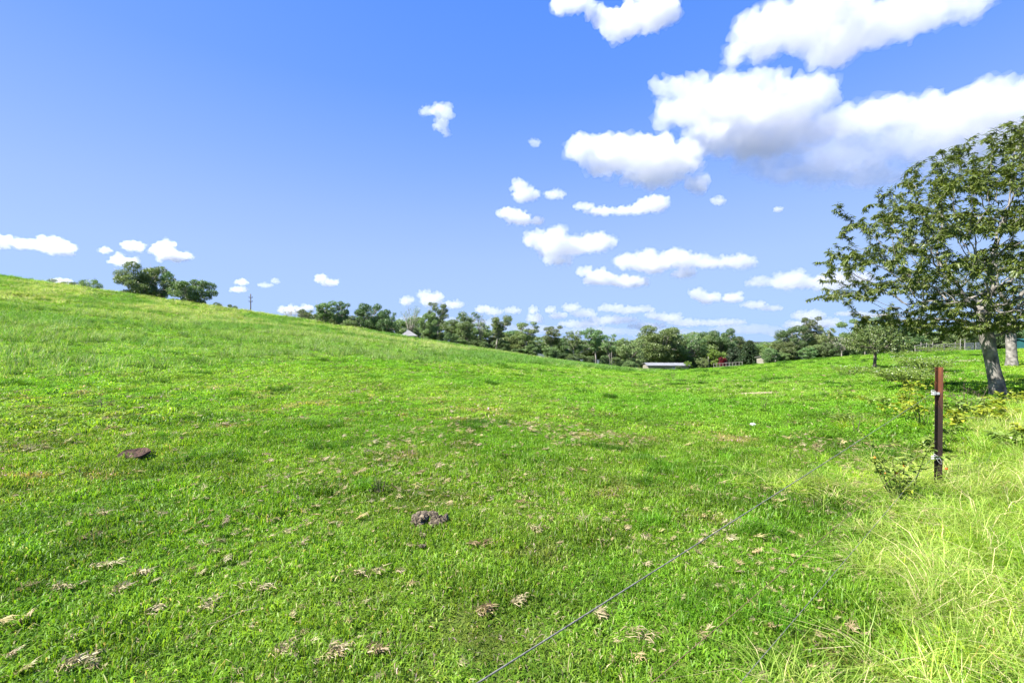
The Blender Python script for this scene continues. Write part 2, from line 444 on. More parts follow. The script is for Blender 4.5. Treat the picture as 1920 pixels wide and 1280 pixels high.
# ------------------------------------------------------------------ grass
def blades(rng, n, rad, h0, h1, w, bend, lean=0.3, ang=None, flat=0.0, r_pow=0.5):
    """n bent blades: returns verts, loops, starts, totals, per-face variation"""
    a = rng.uniform(0, 2 * math.pi, n); rr = rad * rng.uniform(0, 1, n) ** r_pow
    bx, by = rr * np.cos(a), rr * np.sin(a)
    h = rng.uniform(h0, h1, n)
    d = rng.uniform(0, 2 * math.pi, n) if ang is None else rng.normal(ang, 0.7, n)
    dx, dy = np.cos(d), np.sin(d)
    l0 = rng.uniform(0, lean, n) * h; l1 = l0 + rng.uniform(0.15, 1.0, n) * bend * h
    ww = w * rng.uniform(0.6, 1.3, n)
    zmid = h * 0.58; ztip = h * np.clip(1 - 0.45 * (l1 / h) ** 2, 0.25, 1) * (1 - flat)
    zmid = zmid * (1 - flat * 0.3)
    px_, py_ = -dy, dx
    tw = rng.uniform(-0.8, 0.8, n)
    px_ = px_ * np.cos(tw) + dx * np.sin(tw); py_ = py_ * np.cos(tw) + dy * np.sin(tw)
    z0 = np.full(n, -0.015)
    def P(f, x, y, z): return np.stack([x + px_ * ww * f * 0.5, y + py_ * ww * f * 0.5, z], 1)
    mx_, my_ = bx + dx * (l0 * 0.5 + (l1 - l0) * 0.3), by + dy * (l0 * 0.5 + (l1 - l0) * 0.3)
    V = np.stack([P(-0.8, bx, by, z0), P(0.8, bx, by, z0), P(-1, mx_, my_, zmid), P(1, mx_, my_, zmid), P(0, bx + dx * l1, by + dy * l1, ztip)], 1).reshape(-1, 3)
    b = np.arange(n) * 5
    loops = np.stack([b, b + 1, b + 3, b + 2, b + 2, b + 3, b + 4], 1).ravel()
    totals = np.tile([4, 3], n)
    return V, loops, totals, np.repeat(rng.uniform(0, 1, n), 2)

def join_blades(name, parts, mat):
    V, Lp, To, At, n = [], [], [], [], 0
    for v, l, t, a in parts:
        V.append(v); Lp.append(l + n); To.append(t); At.append(a); n += len(v)
    V, Lp, To, At = map(np.concatenate, (V, Lp, To, At))
    me = fast_mesh(name, V, Lp, np.concatenate([[0], np.cumsum(To)[:-1]]), To, False)
    at = me.attributes.new('leafvar', 'FLOAT', 'FACE'); at.data.foreach_set('value', At.astype(np.float32))
    me.materials.append(mat)
    return me

def scatter(name, meshes, pts, rotz, scale, tint, idx, label, cat, tilt=0.12):
    """ONE stuff object: points that carry copies of the given tufts"""
    lib = bpy.data.collections.new(name + '_tufts')
    for i, me in enumerate(meshes):
        lib.objects.link(bpy.data.objects.new('%s_tuft_%02d' % (name, i), me))
    n = len(pts)
    me = bpy.data.meshes.new(name)
    me.vertices.add(n); me.vertices.foreach_set('co', np.asarray(pts, np.float32).ravel())
    rot = np.stack([RNG.normal(0, tilt, n), RNG.normal(0, tilt, n), rotz], 1).astype(np.float32)
    sc = scale if scale.ndim == 2 else np.repeat(scale[:, None], 3, 1)
    for nm, ty, key, data in (('rot', 'FLOAT_VECTOR', 'vector', rot), ('siz', 'FLOAT_VECTOR', 'vector', sc.astype(np.float32)), ('tint', 'FLOAT_VECTOR', 'vector', np.asarray(tint, np.float32))):
        a = me.attributes.new(nm, ty, 'POINT'); a.data.foreach_set(key, data.ravel())
    a = me.attributes.new('pick', 'INT', 'POINT'); a.data.foreach_set('value', np.asarray(idx, np.int32))
    me.update()
    o = link_mesh(name, me)
    ng = bpy.data.node_groups.new(name + '_scatter', 'GeometryNodeTree')
    ng.interface.new_socket('Geometry', in_out='INPUT', socket_type='NodeSocketGeometry')
    ng.interface.new_socket('Geometry', in_out='OUTPUT', socket_type='NodeSocketGeometry')
    N, L = ng.nodes, ng.links
    gi = N.new('NodeGroupInput'); go = N.new('NodeGroupOutput')
    ci = N.new('GeometryNodeCollectionInfo'); ci.inputs['Collection'].default_value = lib
    ci.inputs['Separate Children'].default_value = True; ci.inputs['Reset Children'].default_value = True
    ip = N.new('GeometryNodeInstanceOnPoints'); ip.inputs['Pick Instance'].default_value = True
    def attr(nm, ty):
        q = N.new('GeometryNodeInputNamedAttribute'); q.data_type = ty; q.inputs['Name'].default_value = nm
        return [s for s in q.outputs if s.name == 'Attribute' and s.enabled][0]
    er = N.new('FunctionNodeEulerToRotation')
    L.new(attr('rot', 'FLOAT_VECTOR'), er.inputs[0])
    L.new(gi.outputs[0], ip.inputs['Points']); L.new(ci.outputs[0], ip.inputs['Instance'])
    L.new(attr('pick', 'INT'), ip.inputs['Instance Index'])
    L.new(er.outputs[0], ip.inputs['Rotation']); L.new(attr('siz', 'FLOAT_VECTOR'), ip.inputs['Scale'])
    L.new(ip.outputs[0], go.inputs[0])
    md = o.modifiers.new('scatter', 'NODES'); md.node_group = ng
    tag(o, label, cat, kind='stuff')
    return o

def polar_points(r0, r1, dens, half=58.0):
    h = math.radians(half)
    area = h * (r1 * r1 - r0 * r0)
    n = int(area * dens)
    # jittered cells, so that the cover has no accidental holes
    rm = 0.5 * (r0 + r1); asp = (r1 - r0) / (2 * h * rm)
    nr = max(1, int(math.sqrt(n * asp))); nt_ = max(1, int(n / nr))
    I, J = np.meshgrid(np.arange(nr), np.arange(nt_), indexing='ij')
    u = (I + RNG.uniform(0, 1, I.shape)) / nr; v = (J + RNG.uniform(0, 1, I.shape)) / nt_
    r = np.sqrt(r0 * r0 + (r1 * r1 - r0 * r0) * u).ravel(); t = ((2 * v - 1) * h).ravel()
    return np.stack([r * np.sin(t), r * np.cos(t)], 1)

POST = on_ground(1758, 912)
FD = np.array([0.735, 0.678])                      # fence direction
FN = np.array([FD[1], -FD[0]])                     # to the right of the fence
def fence_sd(P):
    return (P[:, 0] - POST.x) * FN[0] + (P[:, 1] - POST.y) * FN[1], (P[:, 0] - POST.x) * FD[0] + (P[:, 1] - POST.y) * FD[1]

def to_px(P):
    z = ground_z(P[:, 0], P[:, 1], False)
    Y = np.maximum(P[:, 1], 0.05)
    return 960 + F * P[:, 0] / Y, 640 - F * (z - EYE) / Y

def hill_mask(P):
    """longer, seeding grass on the upper slope"""
    r = np.hypot(P[:, 0], P[:, 1]); th = np.degrees(np.arctan2(P[:, 0], P[:, 1]))
    r_edge = np.interp(th, [-60, -45, -25, -5, 5, 14, 20], [17, 18, 21, 27, 38, 55, 75]) + 9 * (fbm(P[:, 0] / 6, P[:, 1] / 6, 21, 3) - 0.5)
    return sstep(0, 5, r - r_edge) * (1 - sstep(14, 19, th))

def in_soil(P):
    m = np.zeros(len(P), bool)
    for cx, cy, rx, ry in SOIL:
        m |= ((P[:, 0] - cx) / (rx * 0.9)) ** 2 + ((P[:, 1] - cy) / (ry * 0.9)) ** 2 < 0.55 + 0.9 * (vnoise(P[:, 0] * 4, P[:, 1] * 4, 4) - 0.5)
    return m

def grass():
    rng = np.random.default_rng(11)
    # ---- short grazed turf
    turf = []
    for i in range(8):
        turf.append(join_blades('turf', [blades(rng, 84, 0.11, 0.020, 0.048, 0.0058, 1.1, 0.8), blades(rng, 16, 0.09, 0.040, 0.065, 0.0050, 1.0, 0.6)], M['turf']))
    far = []
    for i in range(6):
        far.append(join_blades('turf_far', [blades(rng, 46, 0.13, 0.02, 0.055, 0.011, 1.2, 0.9)], M['turf']))
    P = [polar_points(0.7, 4.2, 140), polar_points(4.2, 9, 90), polar_points(9, 18, 46), polar_points(18, 36, 20), polar_points(36, 80, 6.5), polar_points(80, 128, 3.5)]
    S = [1.0, 1.15, 1.5, 2.0, 2.9, 3.8]
    nfar = [0, 0, 1, 1, 1, 1]
    sz = np.concatenate([np.full(len(p), s) for p, s in zip(P, S)])
    isfar = np.concatenate([np.full(len(p), f) for p, f in zip(P, nfar)])
    P = np.concatenate(P)
    keep = ~in_soil(P)
    P, sz, isfar = P[keep], sz[keep], isfar[keep]
    n = len(P)
    r = np.hypot(P[:, 0], P[:, 1])
    big = fbm(P[:, 0] / 5.5, P[:, 1] / 5.5, 41, 4)
    mid = fbm(P[:, 0] / 1.1, P[:, 1] / 1.1, 47, 3)
    hm = hill_mask(P)
    fine = fbm(P[:, 0] / 0.3, P[:, 1] / 0.3, 49, 2)
    hgt = 0.60 + 0.55 * sstep(0.45, 0.75, mid) + 0.4 * sstep(0.5, 0.7, big) + 0.75 * sstep(0.5, 0.8, fine)
    s3 = np.stack([sz * rng.uniform(0.85, 1.2, n)] * 3, 1)
    s3[:, 2] = np.where(isfar == 1, sz ** 0.45 * 0.8, sz) * hgt * rng.uniform(0.75, 1.25, n)
    # colour of the plants themselves: lush / yellowish / dull patches
    yel = sstep(0.35, 0.68, fbm(P[:, 0] / 2.6, P[:, 1] / 2.6, 53, 4))
    dull = sstep(0.52, 0.72, fbm(P[:, 0] / 0.75, P[:, 1] / 0.75, 59, 3))
    tint = np.stack([0.88 + 0.34 * yel, 1.0 + 0.10 * yel, 0.8 + 0.5 * yel], 1)
    tint *= (1 - 0.30 * dull[:, None]) * rng.uniform(0.72, 1.28, (n, 1))
    sd, al = fence_sd(P)
    fz = sstep(-0.5, 0.4, sd) * (1 - sstep(3, 6, sd))
    tint = tint * (1 + fz[:, None] * np.array([[0.5, 0.25, 0.4]]))
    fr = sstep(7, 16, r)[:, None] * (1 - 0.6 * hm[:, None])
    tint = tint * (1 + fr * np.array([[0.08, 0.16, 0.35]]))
    tint = tint * (1 + hm[:, None] * np.array([[0.08, 0.06, 0.9]]))
    dead = sstep(0.60, 0.70, fbm(P[:, 0] / 0.42 + 7, P[:, 1] / 0.30, 61, 3)) * sstep(0.40, 0.60, fbm(P[:, 0] / 3.1, P[:, 1] / 3.1, 63, 2)) * (1 - hm) * (1 - 0.6 * sstep(9, 18, r))
    tint = tint * (1 + dead[:, None] * np.array([[0.85, -0.06, 2.6]])); s3[:, 2] *= 1 - 0.35 * dead
    idx = np.where(isfar == 1, rng.integers(8, 14, n), rng.integers(0, 8, n))
    pts = np.stack([P[:, 0], P[:, 1], ground_z(P[:, 0], P[:, 1]) - 0.004], 1)
    scatter('turf_grass', turf + far, pts, rng.uniform(0, 6.28, n), s3, tint, idx, 'short bright green grazed grass covering the whole paddock', 'grass')

    # ---- taller tufts in the paddock and the long seeding grass of the slope
    tuft = []
    for i in range(5):
        tuft.append(join_blades('tuft', [blades(rng, 70, 0.10, 0.07, 0.20, 0.006, 1.1, 0.5)], M['turf']))
    for i in range(5):
        tuft.append(join_blades('seed_tuft', [blades(rng, 34, 0.12, 0.10, 0.26, 0.009, 0.9, 0.6), blades(rng, 20, 0.12, 0.22, 0.40, 0.007, 0.6, 0.5)], M['long']))
    A = polar_points(2.5, 30, 1.1)
    na = fbm(A[:, 0] / 1.7, A[:, 1] / 1.7, 71, 3)
    A = A[(na > 0.60) & (hill_mask(A) < 0.3)]
    B = np.concatenate([polar_points(15, 80, 5.0), polar_points(80, 128, 3.0)])
    nb = fbm(B[:, 0] / 5, B[:, 1] / 5, 73, 4)
    B = B[RNG.uniform(0, 1, len(B)) < hill_mask(B) * (0.12 + 0.95 * sstep(0.42, 0.58, nb))]
    # named tall tussocks
    Cc = []
    for (x, y, k, sp) in [(1248, 888, 14, 0.22), (1190, 905, 8, .25), (440, 742, 10, 0.3), (30, 722, 16, 0.5), (250, 735, 10, .5), (700, 915, 7, 0.13), (1390, 860, 10, .3), (880, 805, 6, .2), (1420, 1000, 10, .15), (1350, 1150, 12, .18), (600, 795, 9, .4), (1050, 700, 10, 0.6), (1235, 985, 7, .14)]:
        c = on_ground(x, y)
        Cc.append(np.stack([RNG.normal(c.x, sp * 0.6, k), RNG.normal(c.y, sp * 0.6, k)], 1))
    dk = []
    cen = np.concatenate([polar_points(6, 30, 0.075), polar_points(30, 100, 0.030)])
    for c in cen:
        q = RNG.integers(5, 14); sp = 0.16 * np.interp(np.hypot(*c), [6, 30, 90], [0.7, 1.4, 3.2]); st = RNG.uniform(0.8, 2.2)
        dk.append(np.stack([RNG.normal(c[0], sp * st, q), RNG.normal(c[1], sp, q)], 1))
    dk = np.concatenate(dk)
    ncc = sum(len(q) for q in Cc)
    Cc = np.concatenate(Cc + [dk])
    P = np.concatenate([A, B, Cc]); n = len(P)
    ty = np.concatenate([np.zeros(len(A)), np.ones(len(B)), np.zeros(len(Cc))])
    r = np.hypot(P[:, 0], P[:, 1])
    s = np.where(ty == 1, np.interp(r, [15, 40, 80], [1.0, 1.7, 2.5]), np.interp(r, [2, 8, 30, 90], [0.7, 0.8, 1.2, 2.2])) * rng.uniform(0.7, 1.25, n)
    s3 = np.stack([s, s, s * np.where(ty == 1, np.interp(r, [15, 80], [1.0, 0.6]), 1)], 1)
    pale = sstep(0.42, 0.62, fbm(P[:, 0] / 9 + 5, P[:, 1] / 9, 77, 4)) 
    X_, Y_ = to_px(P)
    th = np.arctan2(P[:, 0], P[:, 1])
    crest = sstep(0.45, 0.8, r / np.interp(th, th_f, TAB_R))
    pale = np.clip(pale * (0.35 + 0.9 * crest), 0, 1)
    t_h = np.stack([0.56 + 0.72 * pale, 0.84 + 0.38 * pale, 0.6 + 1.0 * pale], 1)
    lush = sstep(0.55, 0.7, fbm(P[:, 0] / 4, P[:, 1] / 4 + 9, 79, 3))
    t_p = np.stack([0.62 + 0.3 * lush, 0.78 + 0.3 * lush, 0.7 + 0.2 * lush], 1)
    tint = np.where(ty[:, None] == 1, t_h, t_p) * rng.uniform(0.62, 1.25, (n, 1))
    tint[len(A) + len(B) + ncc:] *= np.array([0.70, 0.76, 0.8])
    idx = np.where((ty == 1) & (rng.uniform(0, 1, n) < 0.85), rng.integers(5, 10, n), rng.integers(0, 5, n))
    pts = np.stack([P[:, 0], P[:, 1], ground_z(P[:, 0], P[:, 1]) - 0.005], 1)
    scatter('tussock_grass', tuft, pts, rng.uniform(0, 6.28, n), s3, tint, idx, 'taller tufts and pale seeding grass on the hill slope and in the paddock', 'grass')

    # ---- long pale grass along the fence
    lg = []
    for i in range(7):
        lg.append(join_blades('fence_tuft', [blades(rng, 60, 0.10, 0.12, 0.34, 0.0038, 1.5, 0.7), blades(rng, 26, 0.12, 0.28, 0.50, 0.0034, 1.3, 0.8)], M['long']))
    for i in range(4):
        lg.append(join_blades('fence_green_tuft', [blades(rng, 66, 0.10, 0.10, 0.28, 0.005, 1.3, 0.6)], M['turf']))
    P = np.concatenate([polar_points(0.7, 8.2, 62), polar_points(8.2, 15, 18)])
    sd, al = fence_sd(P)
    X_, Y_ = to_px(P)
    nz = fbm(P[:, 0] / 0.9, P[:, 1] / 0.9, 83, 3)
    w = sstep(-0.30, 0.55, sd + 0.8 * (nz - 0.5)) * (0.35 + 0.65 * sstep(0.35, 0.55, nz))
    ahead = sstep(-0.2, 0.8, al)
    w = w * (1 - ahead * sstep(0.9, 1.5, np.abs(sd + 0.2))) + ahead * 0.25 * sstep(1.0, 2.5, sd) * sstep(0.5, 0.65, nz)
    lane = np.exp(-(((P[:, 0] - 5.6) / 0.9) ** 2 + ((P[:, 1] - 5.3) / 0.8) ** 2))
    w = w * (1 - 0.9 * lane)
    pp = on_ground(1540, 912)
    w = np.maximum(w, 0.9 * np.exp(-(((P[:, 0] - pp.x) / 0.75) ** 2 + ((P[:, 1] - pp.y) / 0.32) ** 2)))
    w = np.maximum(w, 1.1 * np.exp(-(((P[:, 0] - POST.x) / 0.75) ** 2 + ((P[:, 1] - POST.y - 0.05) / 0.55) ** 2)))
    pq = on_ground(1680, 798)
    w = np.maximum(w, 0.9 * np.exp(-(((P[:, 0] - pq.x) / 0.9) ** 2 + ((P[:, 1] - pq.y) / 0.3) ** 2)))
    k = (rng.uniform(0, 1, len(P)) < w) & ~in_soil(P)
    P, nz, sd = P[k], nz[k], sd[k]; n = len(P)
    r = np.hypot(P[:, 0], P[:, 1])
    hs = 0.5 + 0.5 * sstep(-0.2, 0.7, sd)
    s = np.interp(r, [1, 6, 14], [0.8, 1.0, 1.25]) * rng.uniform(0.65, 1.15, n)
    s3 = np.stack([s, s, s * hs], 1)
    gr = sstep(0.48, 0.62, fbm(P[:, 0] / 0.8 + 3, P[:, 1] / 0.8, 89, 3))
    tint = np.stack([1.5 - 0.5 * gr, 1.38 - 0.22 * gr, 1.45 - 0.6 * gr], 1) * rng.uniform(0.85, 1.2, (n, 1))
    idx = np.where(rng.uniform(0, 1, n) < 0.25 + 0.6 * gr, rng.integers(7, 11, n), rng.integers(0, 7, n))
    tint[idx >= 7] *= np.array([1.35, 1.1, 1.2])
    pts = np.stack([P[:, 0], P[:, 1], ground_z(P[:, 0], P[:, 1]) - 0.006], 1)
    scatter('fence_line_grass', lg, pts, rng.uniform(0, 6.28, n), s3, tint, idx, 'long pale yellow green grass leaning along the wire fence', 'grass', 0.2)

    # ---- scraps of dry cut grass
    lt = []
    for i in range(7):
        lt.append(join_blades('scrap', [litter(rng, 34, 0.036, 0.07, w=0.0042)], M['straw']))
    A = polar_points(1.5, 9, 85.0); B = polar_points(9, 34, 9.0)
    P = np.concatenate([A, B])
    cl = fbm(P[:, 0] / 1.6, P[:, 1] / 1.6, 97, 3)
    th = np.degrees(np.arctan2(P[:, 0], P[:, 1]))
    sd, al = fence_sd(P)
    keep = (rng.uniform(0, 1, len(P)) < 0.10 + 0.75 * sstep(0.46, 0.66, cl)) & (hill_mask(P) < 0.4) & (sd < 0.1)
    P = P[keep]; n = len(P)
    r = np.hypot(P[:, 0], P[:, 1])
    s = np.interp(r, [2, 9, 30], [0.75, 1.1, 1.8]) * (0.22 + 1.15 * rng.beta(1.0, 3.4, n))
    tint = np.stack([np.ones(n), rng.uniform(0.86, 1.05, n), rng.uniform(0.7, 1.05, n)], 1) * rng.uniform(0.7, 1.1, (n, 1))
    pts = np.stack([P[:, 0], P[:, 1], ground_z(P[:, 0], P[:, 1]) + 0.03 * np.interp(r, [2, 20], [1, 1.6])], 1)
    scatter('dry_grass_scraps', lt, pts, rng.uniform(0, 6.28, n), s, tint, rng.integers(0, 7, n), 'small scraps of dry straw coloured cut grass strewn over the turf', 'dry grass', 0.25)

def litter(rng, n, rad, ln, flat=True, w=0.0045, wander=0.6, axis=None):
    """lying, crossing fibres (3 points each)"""
    V, loops, tot, var = [], [], [], []
    b = 0
    for i in range(n):
        a = rng.uniform(0, 6.28) if axis is None else rng.normal(axis, wander)
        l = ln * rng.uniform(0.5, 1.3)
        cx, cy = rng.normal(0, rad * 0.6, 2)
        a2 = a + rng.normal(0, 0.7)
        p0 = np.array([cx, cy, rng.uniform(0, 0.012)])
        p1 = p0 + np.array([math.cos(a), math.sin(a), rng.uniform(-0.1, 0.45)]) * l * 0.5
        p2 = p1 + np.array([math.cos(a2), math.sin(a2), rng.uniform(-0.5, 0.15)]) * l * 0.5
        ww = w * rng.uniform(0.6, 1.5)
        nx, ny = -math.sin(a) * ww * 0.5, math.cos(a) * ww * 0.5
        up = np.array([nx, ny, ww * 0.3])
        V += [p0 - up, p0 + up, p1 - up, p1 + up, p2]
        loops += [b, b + 1, b + 3, b + 2, b + 2, b + 3, b + 4]; tot += [4, 3]; q = rng.uniform(); var += [q, q]
        b += 5
    return np.array(V), np.array(loops), np.array(tot), np.array(var)
grass()

# ------------------------------------------------------------------ trees
def leaf_faces(name, C, D, U, ln, wd, var, mat, kind=2):
    """leaves: C base points, D direction, U leaf normal, ln length, wd width; kind 2 = bent lance of 4 faces, 1 = one rhomb"""
    n = len(C)
    D = D / (np.linalg.norm(D, axis=1)[:, None] + 1e-9)
    S = np.cross(D, U); S /= np.linalg.norm(S, axis=1)[:, None] + 1e-9
    Nn = np.cross(S, D)
    ln = ln[:, None]; wd = wd[:, None]
    if kind == 1:
        V = np.stack([C, C + D * ln * 0.45 + S * wd * 0.5, C + D * ln, C + D * ln * 0.45 - S * wd * 0.5], 1).reshape(-1, 3)
        b = np.arange(n) * 4
        loops = (b[:, None] + np.arange(4)[None]).ravel(); tot = np.full(n, 4); fv = var
    else:
        dr = -Nn * ln
        a = C + D * ln * 0.33; c = C + D * ln * 0.70 + dr * 0.07; tip = C + D * ln + dr * 0.22
        V = np.stack([C, a + S * wd * 0.5, a - S * wd * 0.5, c + S * wd * 0.36, c - S * wd * 0.36, tip], 1).reshape(-1, 3)
        b = np.arange(n) * 6
        loops = np.stack([b, b + 1, b + 2, b + 1, b + 3, b + 4, b + 2, b + 3, b + 5, b + 4], 1).ravel()
        tot = np.tile([3, 4, 3], n); fv = np.repeat(var, 3)
    me = fast_mesh(name, V, loops, np.concatenate([[0], np.cumsum(tot)[:-1]]), tot, False)
    at = me.attributes.new('leafvar', 'FLOAT', 'FACE'); at.data.foreach_set('value', fv.astype(np.float32))
    me.materials.append(mat)
    return me

def colonize(start, attr, infl, kill, step, rng, iters=140, up=0.0):
    """space colonisation: grow a branching skeleton through the points attr"""
    P = [np.array(p, float) for p, _ in start]; par = [q for _, q in start]
    A = attr.copy()
    near = np.full(len(A), 1e9); nidx = np.zeros(len(A), int)
    done = 0
    for it in range(iters):
        if len(A) == 0: break
        new = np.array(P[done:])
        if len(new):
            d = np.linalg.norm(A[:, None, :] - new[None], axis=2)
            j = d.argmin(1); dm = d[np.arange(len(A)), j]
            b = dm < near
            near[b] = dm[b]; nidx[b] = j[b] + done
            done = len(P)
        k = near > kill
        A, near, nidx = A[k], near[k], nidx[k]
        act = near < infl
        if not act.any():
            infl *= 1.3
            if infl > 60: break
            continue
        PP = np.array(P)
        dirs = A[act] - PP[nidx[act]]; dirs /= np.linalg.norm(dirs, axis=1)[:, None]
        acc = np.zeros((len(P), 3)); np.add.at(acc, nidx[act], dirs)
        ids = np.unique(nidx[act])
        grown = 0
        for i in ids:
            v = acc[i]; l = np.linalg.norm(v)
            if l < 1e-6: continue
            v = v / l + rng.normal(0, 0.16, 3) + np.array([0, 0, up]); v /= np.linalg.norm(v)
            q = PP[i] + v * step
            P.append(q); par.append(int(i)); grown += 1
        if not grown or len(P) > 16000: break
    return np.array(P), np.array(par)

def skeleton_mesh(P, par, r_tip, r_base, expo, rng, thick_min=0.0, flare=None):
    n = len(P)
    kids = [[] for _ in range(n)]
    for i, q in enumerate(par):
        if q >= 0: kids[q].append(i)
    acc = np.zeros(n)
    for i in range(n - 1, -1, -1):
        acc[i] = max(acc[i], r_tip ** expo)
        if par[i] >= 0: acc[par[i]] += acc[i]
    R = acc ** (1 / expo)
    root = int(np.where(par < 0)[0][0])
    k = r_base / R[root]
    R = r_tip + (R - r_tip) * (r_base - r_tip) / (R[root] - r_tip)
    if flare is not None:
        for i in range(n): R[i] *= flare(P[i])
    mb = MB()
    stack = [(root, None)]
    while stack:
        i, pre = stack.pop()
        chain = [] if pre is None else [pre]
        rad = [] if pre is None else [min(R[pre], R[i] * 1.25)]
        c = i
        while True:
            chain.append(c); rad.append(R[c])
            if not kids[c]: break
            ks = sorted(kids[c], key=lambda q: -R[q])
            for q in ks[1:]: stack.append((q, c))
            c = ks[0]
        if len(chain) > 1 and max(rad) > thick_min:
            mx = max(rad)
            mb.tube(P[chain], rad, 12 if mx > 0.08 else (6 if mx > 0.02 else 3), cap=False)
    return mb, R, kids

def broadleaf(name, base, trunk, attractors, leaf_mat_, bark, r_base, leaf_len, leaf_w, per, rng, step, infl, kill, r_tip, flare=None, label='', droop=0.55, kind=2, leaf_r=None, group=None):
    root = empty(name, base)
    start = [(np.array(p) - np.array(base), i - 1) for i, p in enumerate(trunk)]
    P, par = colonize(start, attractors - np.array(base), infl, kill, step, rng)
    mb, R, kids = skeleton_mesh(P, par, r_tip, r_base, 1.75, rng, 0.0, flare)
    mb.build('trunk', bark, root, True)
    leaf_r = leaf_r or 8
    size = np.ones(len(P), int)
    for i in range(len(P) - 1, -1, -1):
        if par[i] >= 0: size[par[i]] += size[i]
    ids = [i for i in range(len(P)) if size[i] <= leaf_r and par[i] >= 0]
    C, D, U = [], [], []
    for i in ids:
        d = P[i] - P[par[i]]; d /= np.linalg.norm(d) + 1e-9
        m = per if kids[i] else int(per * 1.7)
        for k in range(m):
            a = rng.uniform(0, 6.283)
            h = np.array([math.cos(a), math.sin(a), 0.0])
            v = d * rng.uniform(0.1, 0.9) + h * rng.uniform(0.5, 1.0) + np.array([0, 0, -droop * rng.uniform(0.2, 1.3)])
            C.append(P[i] + (P[par[i]] - P[i]) * rng.uniform(0, 1) + rng.normal(0, step * 0.12, 3)); D.append(v)
            U.append(np.array([rng.normal(0, 0.45), rng.normal(0, 0.45), 1.0]))
    C, D, U = np.array(C), np.array(D), np.array(U)
    n = len(C)
    me = leaf_faces('crown', C, D, U, leaf_len * rng.uniform(0.6, 1.25, n), leaf_w * rng.uniform(0.7, 1.25, n), rng.beta(1.6, 2.0, n), leaf_mat_, kind)
    link_mesh('crown', me, None, root)
    tag(root, label, 'tree', group)
    return root

def in_poly(x, y, poly):
    poly = np.asarray(poly, float); n = len(poly)
    ins = np.zeros(len(x), bool)
    j = n - 1
    for i in range(n):
        xi, yi = poly[i]; xj, yj = poly[j]
        c = ((yi > y) != (yj > y)) & (x < (xj - xi) * (y - yi) / (yj - yi + 1e-12) + xi)
        ins ^= c; j = i
    return ins

def big_tree():
    rng = np.random.default_rng(5)
    b = on_ground(1872, 742)
    Y = b.y
    s = Y / F
    # crown outline in metres from the trunk base (side view), full tree, part of it beyond the frame
    out_px = [(1590, 478), (1612, 410), (1645, 352), (1700, 312), (1770, 272), (1850, 232), (1915, 205), (1990, 190), (2070, 215), (2140, 280), (2200, 380), (2225, 470), (2190, 560), (2120, 610), (2020, 640), (1930, 640), (1870, 628), (1800, 634), (1740, 618), (1715, 582), (1705, 545), (1650, 566), (1605, 555)]
    poly = [((x - 960) * s, EYE + (640 - y) * s) for x, y in out_px]
    xs = [p[0] for p in poly]; zs = [p[1] for p in poly]
    cx = (1885 - 960) * s; rx = 340 * s
    N0 = 60000
    X = rng.uniform(min(xs), max(xs), N0); Z = rng.uniform(min(zs), max(zs), N0)
    dep = 3.6 * np.sqrt(np.clip(1 - ((X - cx) / (rx * 1.06)) ** 2, 0.02, 1)) * np.clip(0.55 + 0.6 * (max(zs) - Z) / (max(zs) - min(zs)) , 0.4, 1)
    Yd = rng.uniform(-1, 1, N0) * dep
    wob = 0.34 * sstep(0.35, 0.75, fbm(X * 1.4 + 8, Z * 1.4 + Yd, 15, 3))
    ok = in_poly(cx + (X - cx) * (1 + wob * 0.8), 3.5 + (Z - 3.5) * (1 + wob), poly)
    # tiers and gaps in the foliage
    tier = np.sin((Z + 0.12 * X + 0.18 * np.sin(Yd * 1.3 + X) + 0.25 * np.sin(X * 1.9)) * 2 * math.pi / 1.1)
    lump = fbm(X * 1.25 + 3 * Yd, Z * 1.5 + Yd * 1.1, 7, 3)
    inner = (np.abs(X - cx) / rx < 0.35) & (np.abs(Yd) / (dep + 1e-6) < 0.35)
    ok &= (tier > -0.3) & (lump > 0.42) & ~(inner & (rng.uniform(0, 1, N0) < 0.6))
    pts = np.stack([X, Y + Yd, Z], 1)[ok]
    pts = pts[rng.permutation(len(pts))[:8000]]
    low = rng.normal(0, 1, (1000, 3)); low /= np.linalg.norm(low, axis=1)[:, None]; low *= rng.uniform(0.2, 1, (1000, 1)) ** 0.5
    pts = np.concatenate([pts, np.array(px(1805, 590, Y - 0.2)) + low * np.array([92 * s, 2.3, 36 * s])])
    trunk = [px(1873, 746, Y), px(1868, 715, Y), px(1862, 690, Y), px(1856, 660, Y), px(1851, 635, Y), px(1847, 610, Y), px(1843, 588, Y - 0.1)]
    def flare(p):
        h = p[2]
        return 1.0 + 0.28 * math.exp(-max(h, 0) / 0.16) + 0.07 * math.sin(h * 5.0) * (h < 2)
    broadleaf('spreading_tree', b, trunk, pts, M['tree_leaf'], M['bark'], 0.155, 0.135, 0.030, 18, rng, 0.15, 1.0, 0.21, 0.0045, flare,
              'large spreading tree with drooping narrow leaves and smooth grey leaning trunk at the right edge', leaf_r=12)
big_tree()

def round_attr(rng, c, rx, ry, rz, n, seed, thr=0.42, zmin=-0.6):
    N0 = n * 8
    q = rng.normal(0, 1, (N0, 3)); q /= np.linalg.norm(q, axis=1)[:, None]
    q *= rng.uniform(0.25, 1, (N0, 1)) ** 0.6
    q = q[q[:, 2] > zmin]
    l = fbm(q[:, 0] * 3 + q[:, 1] * 2.1, q[:, 2] * 3.3 + q[:, 1] * 2.4, seed, 3)
    q = q[l > thr][:n]
    return np.array(c) + q * np.array([rx, ry, rz])

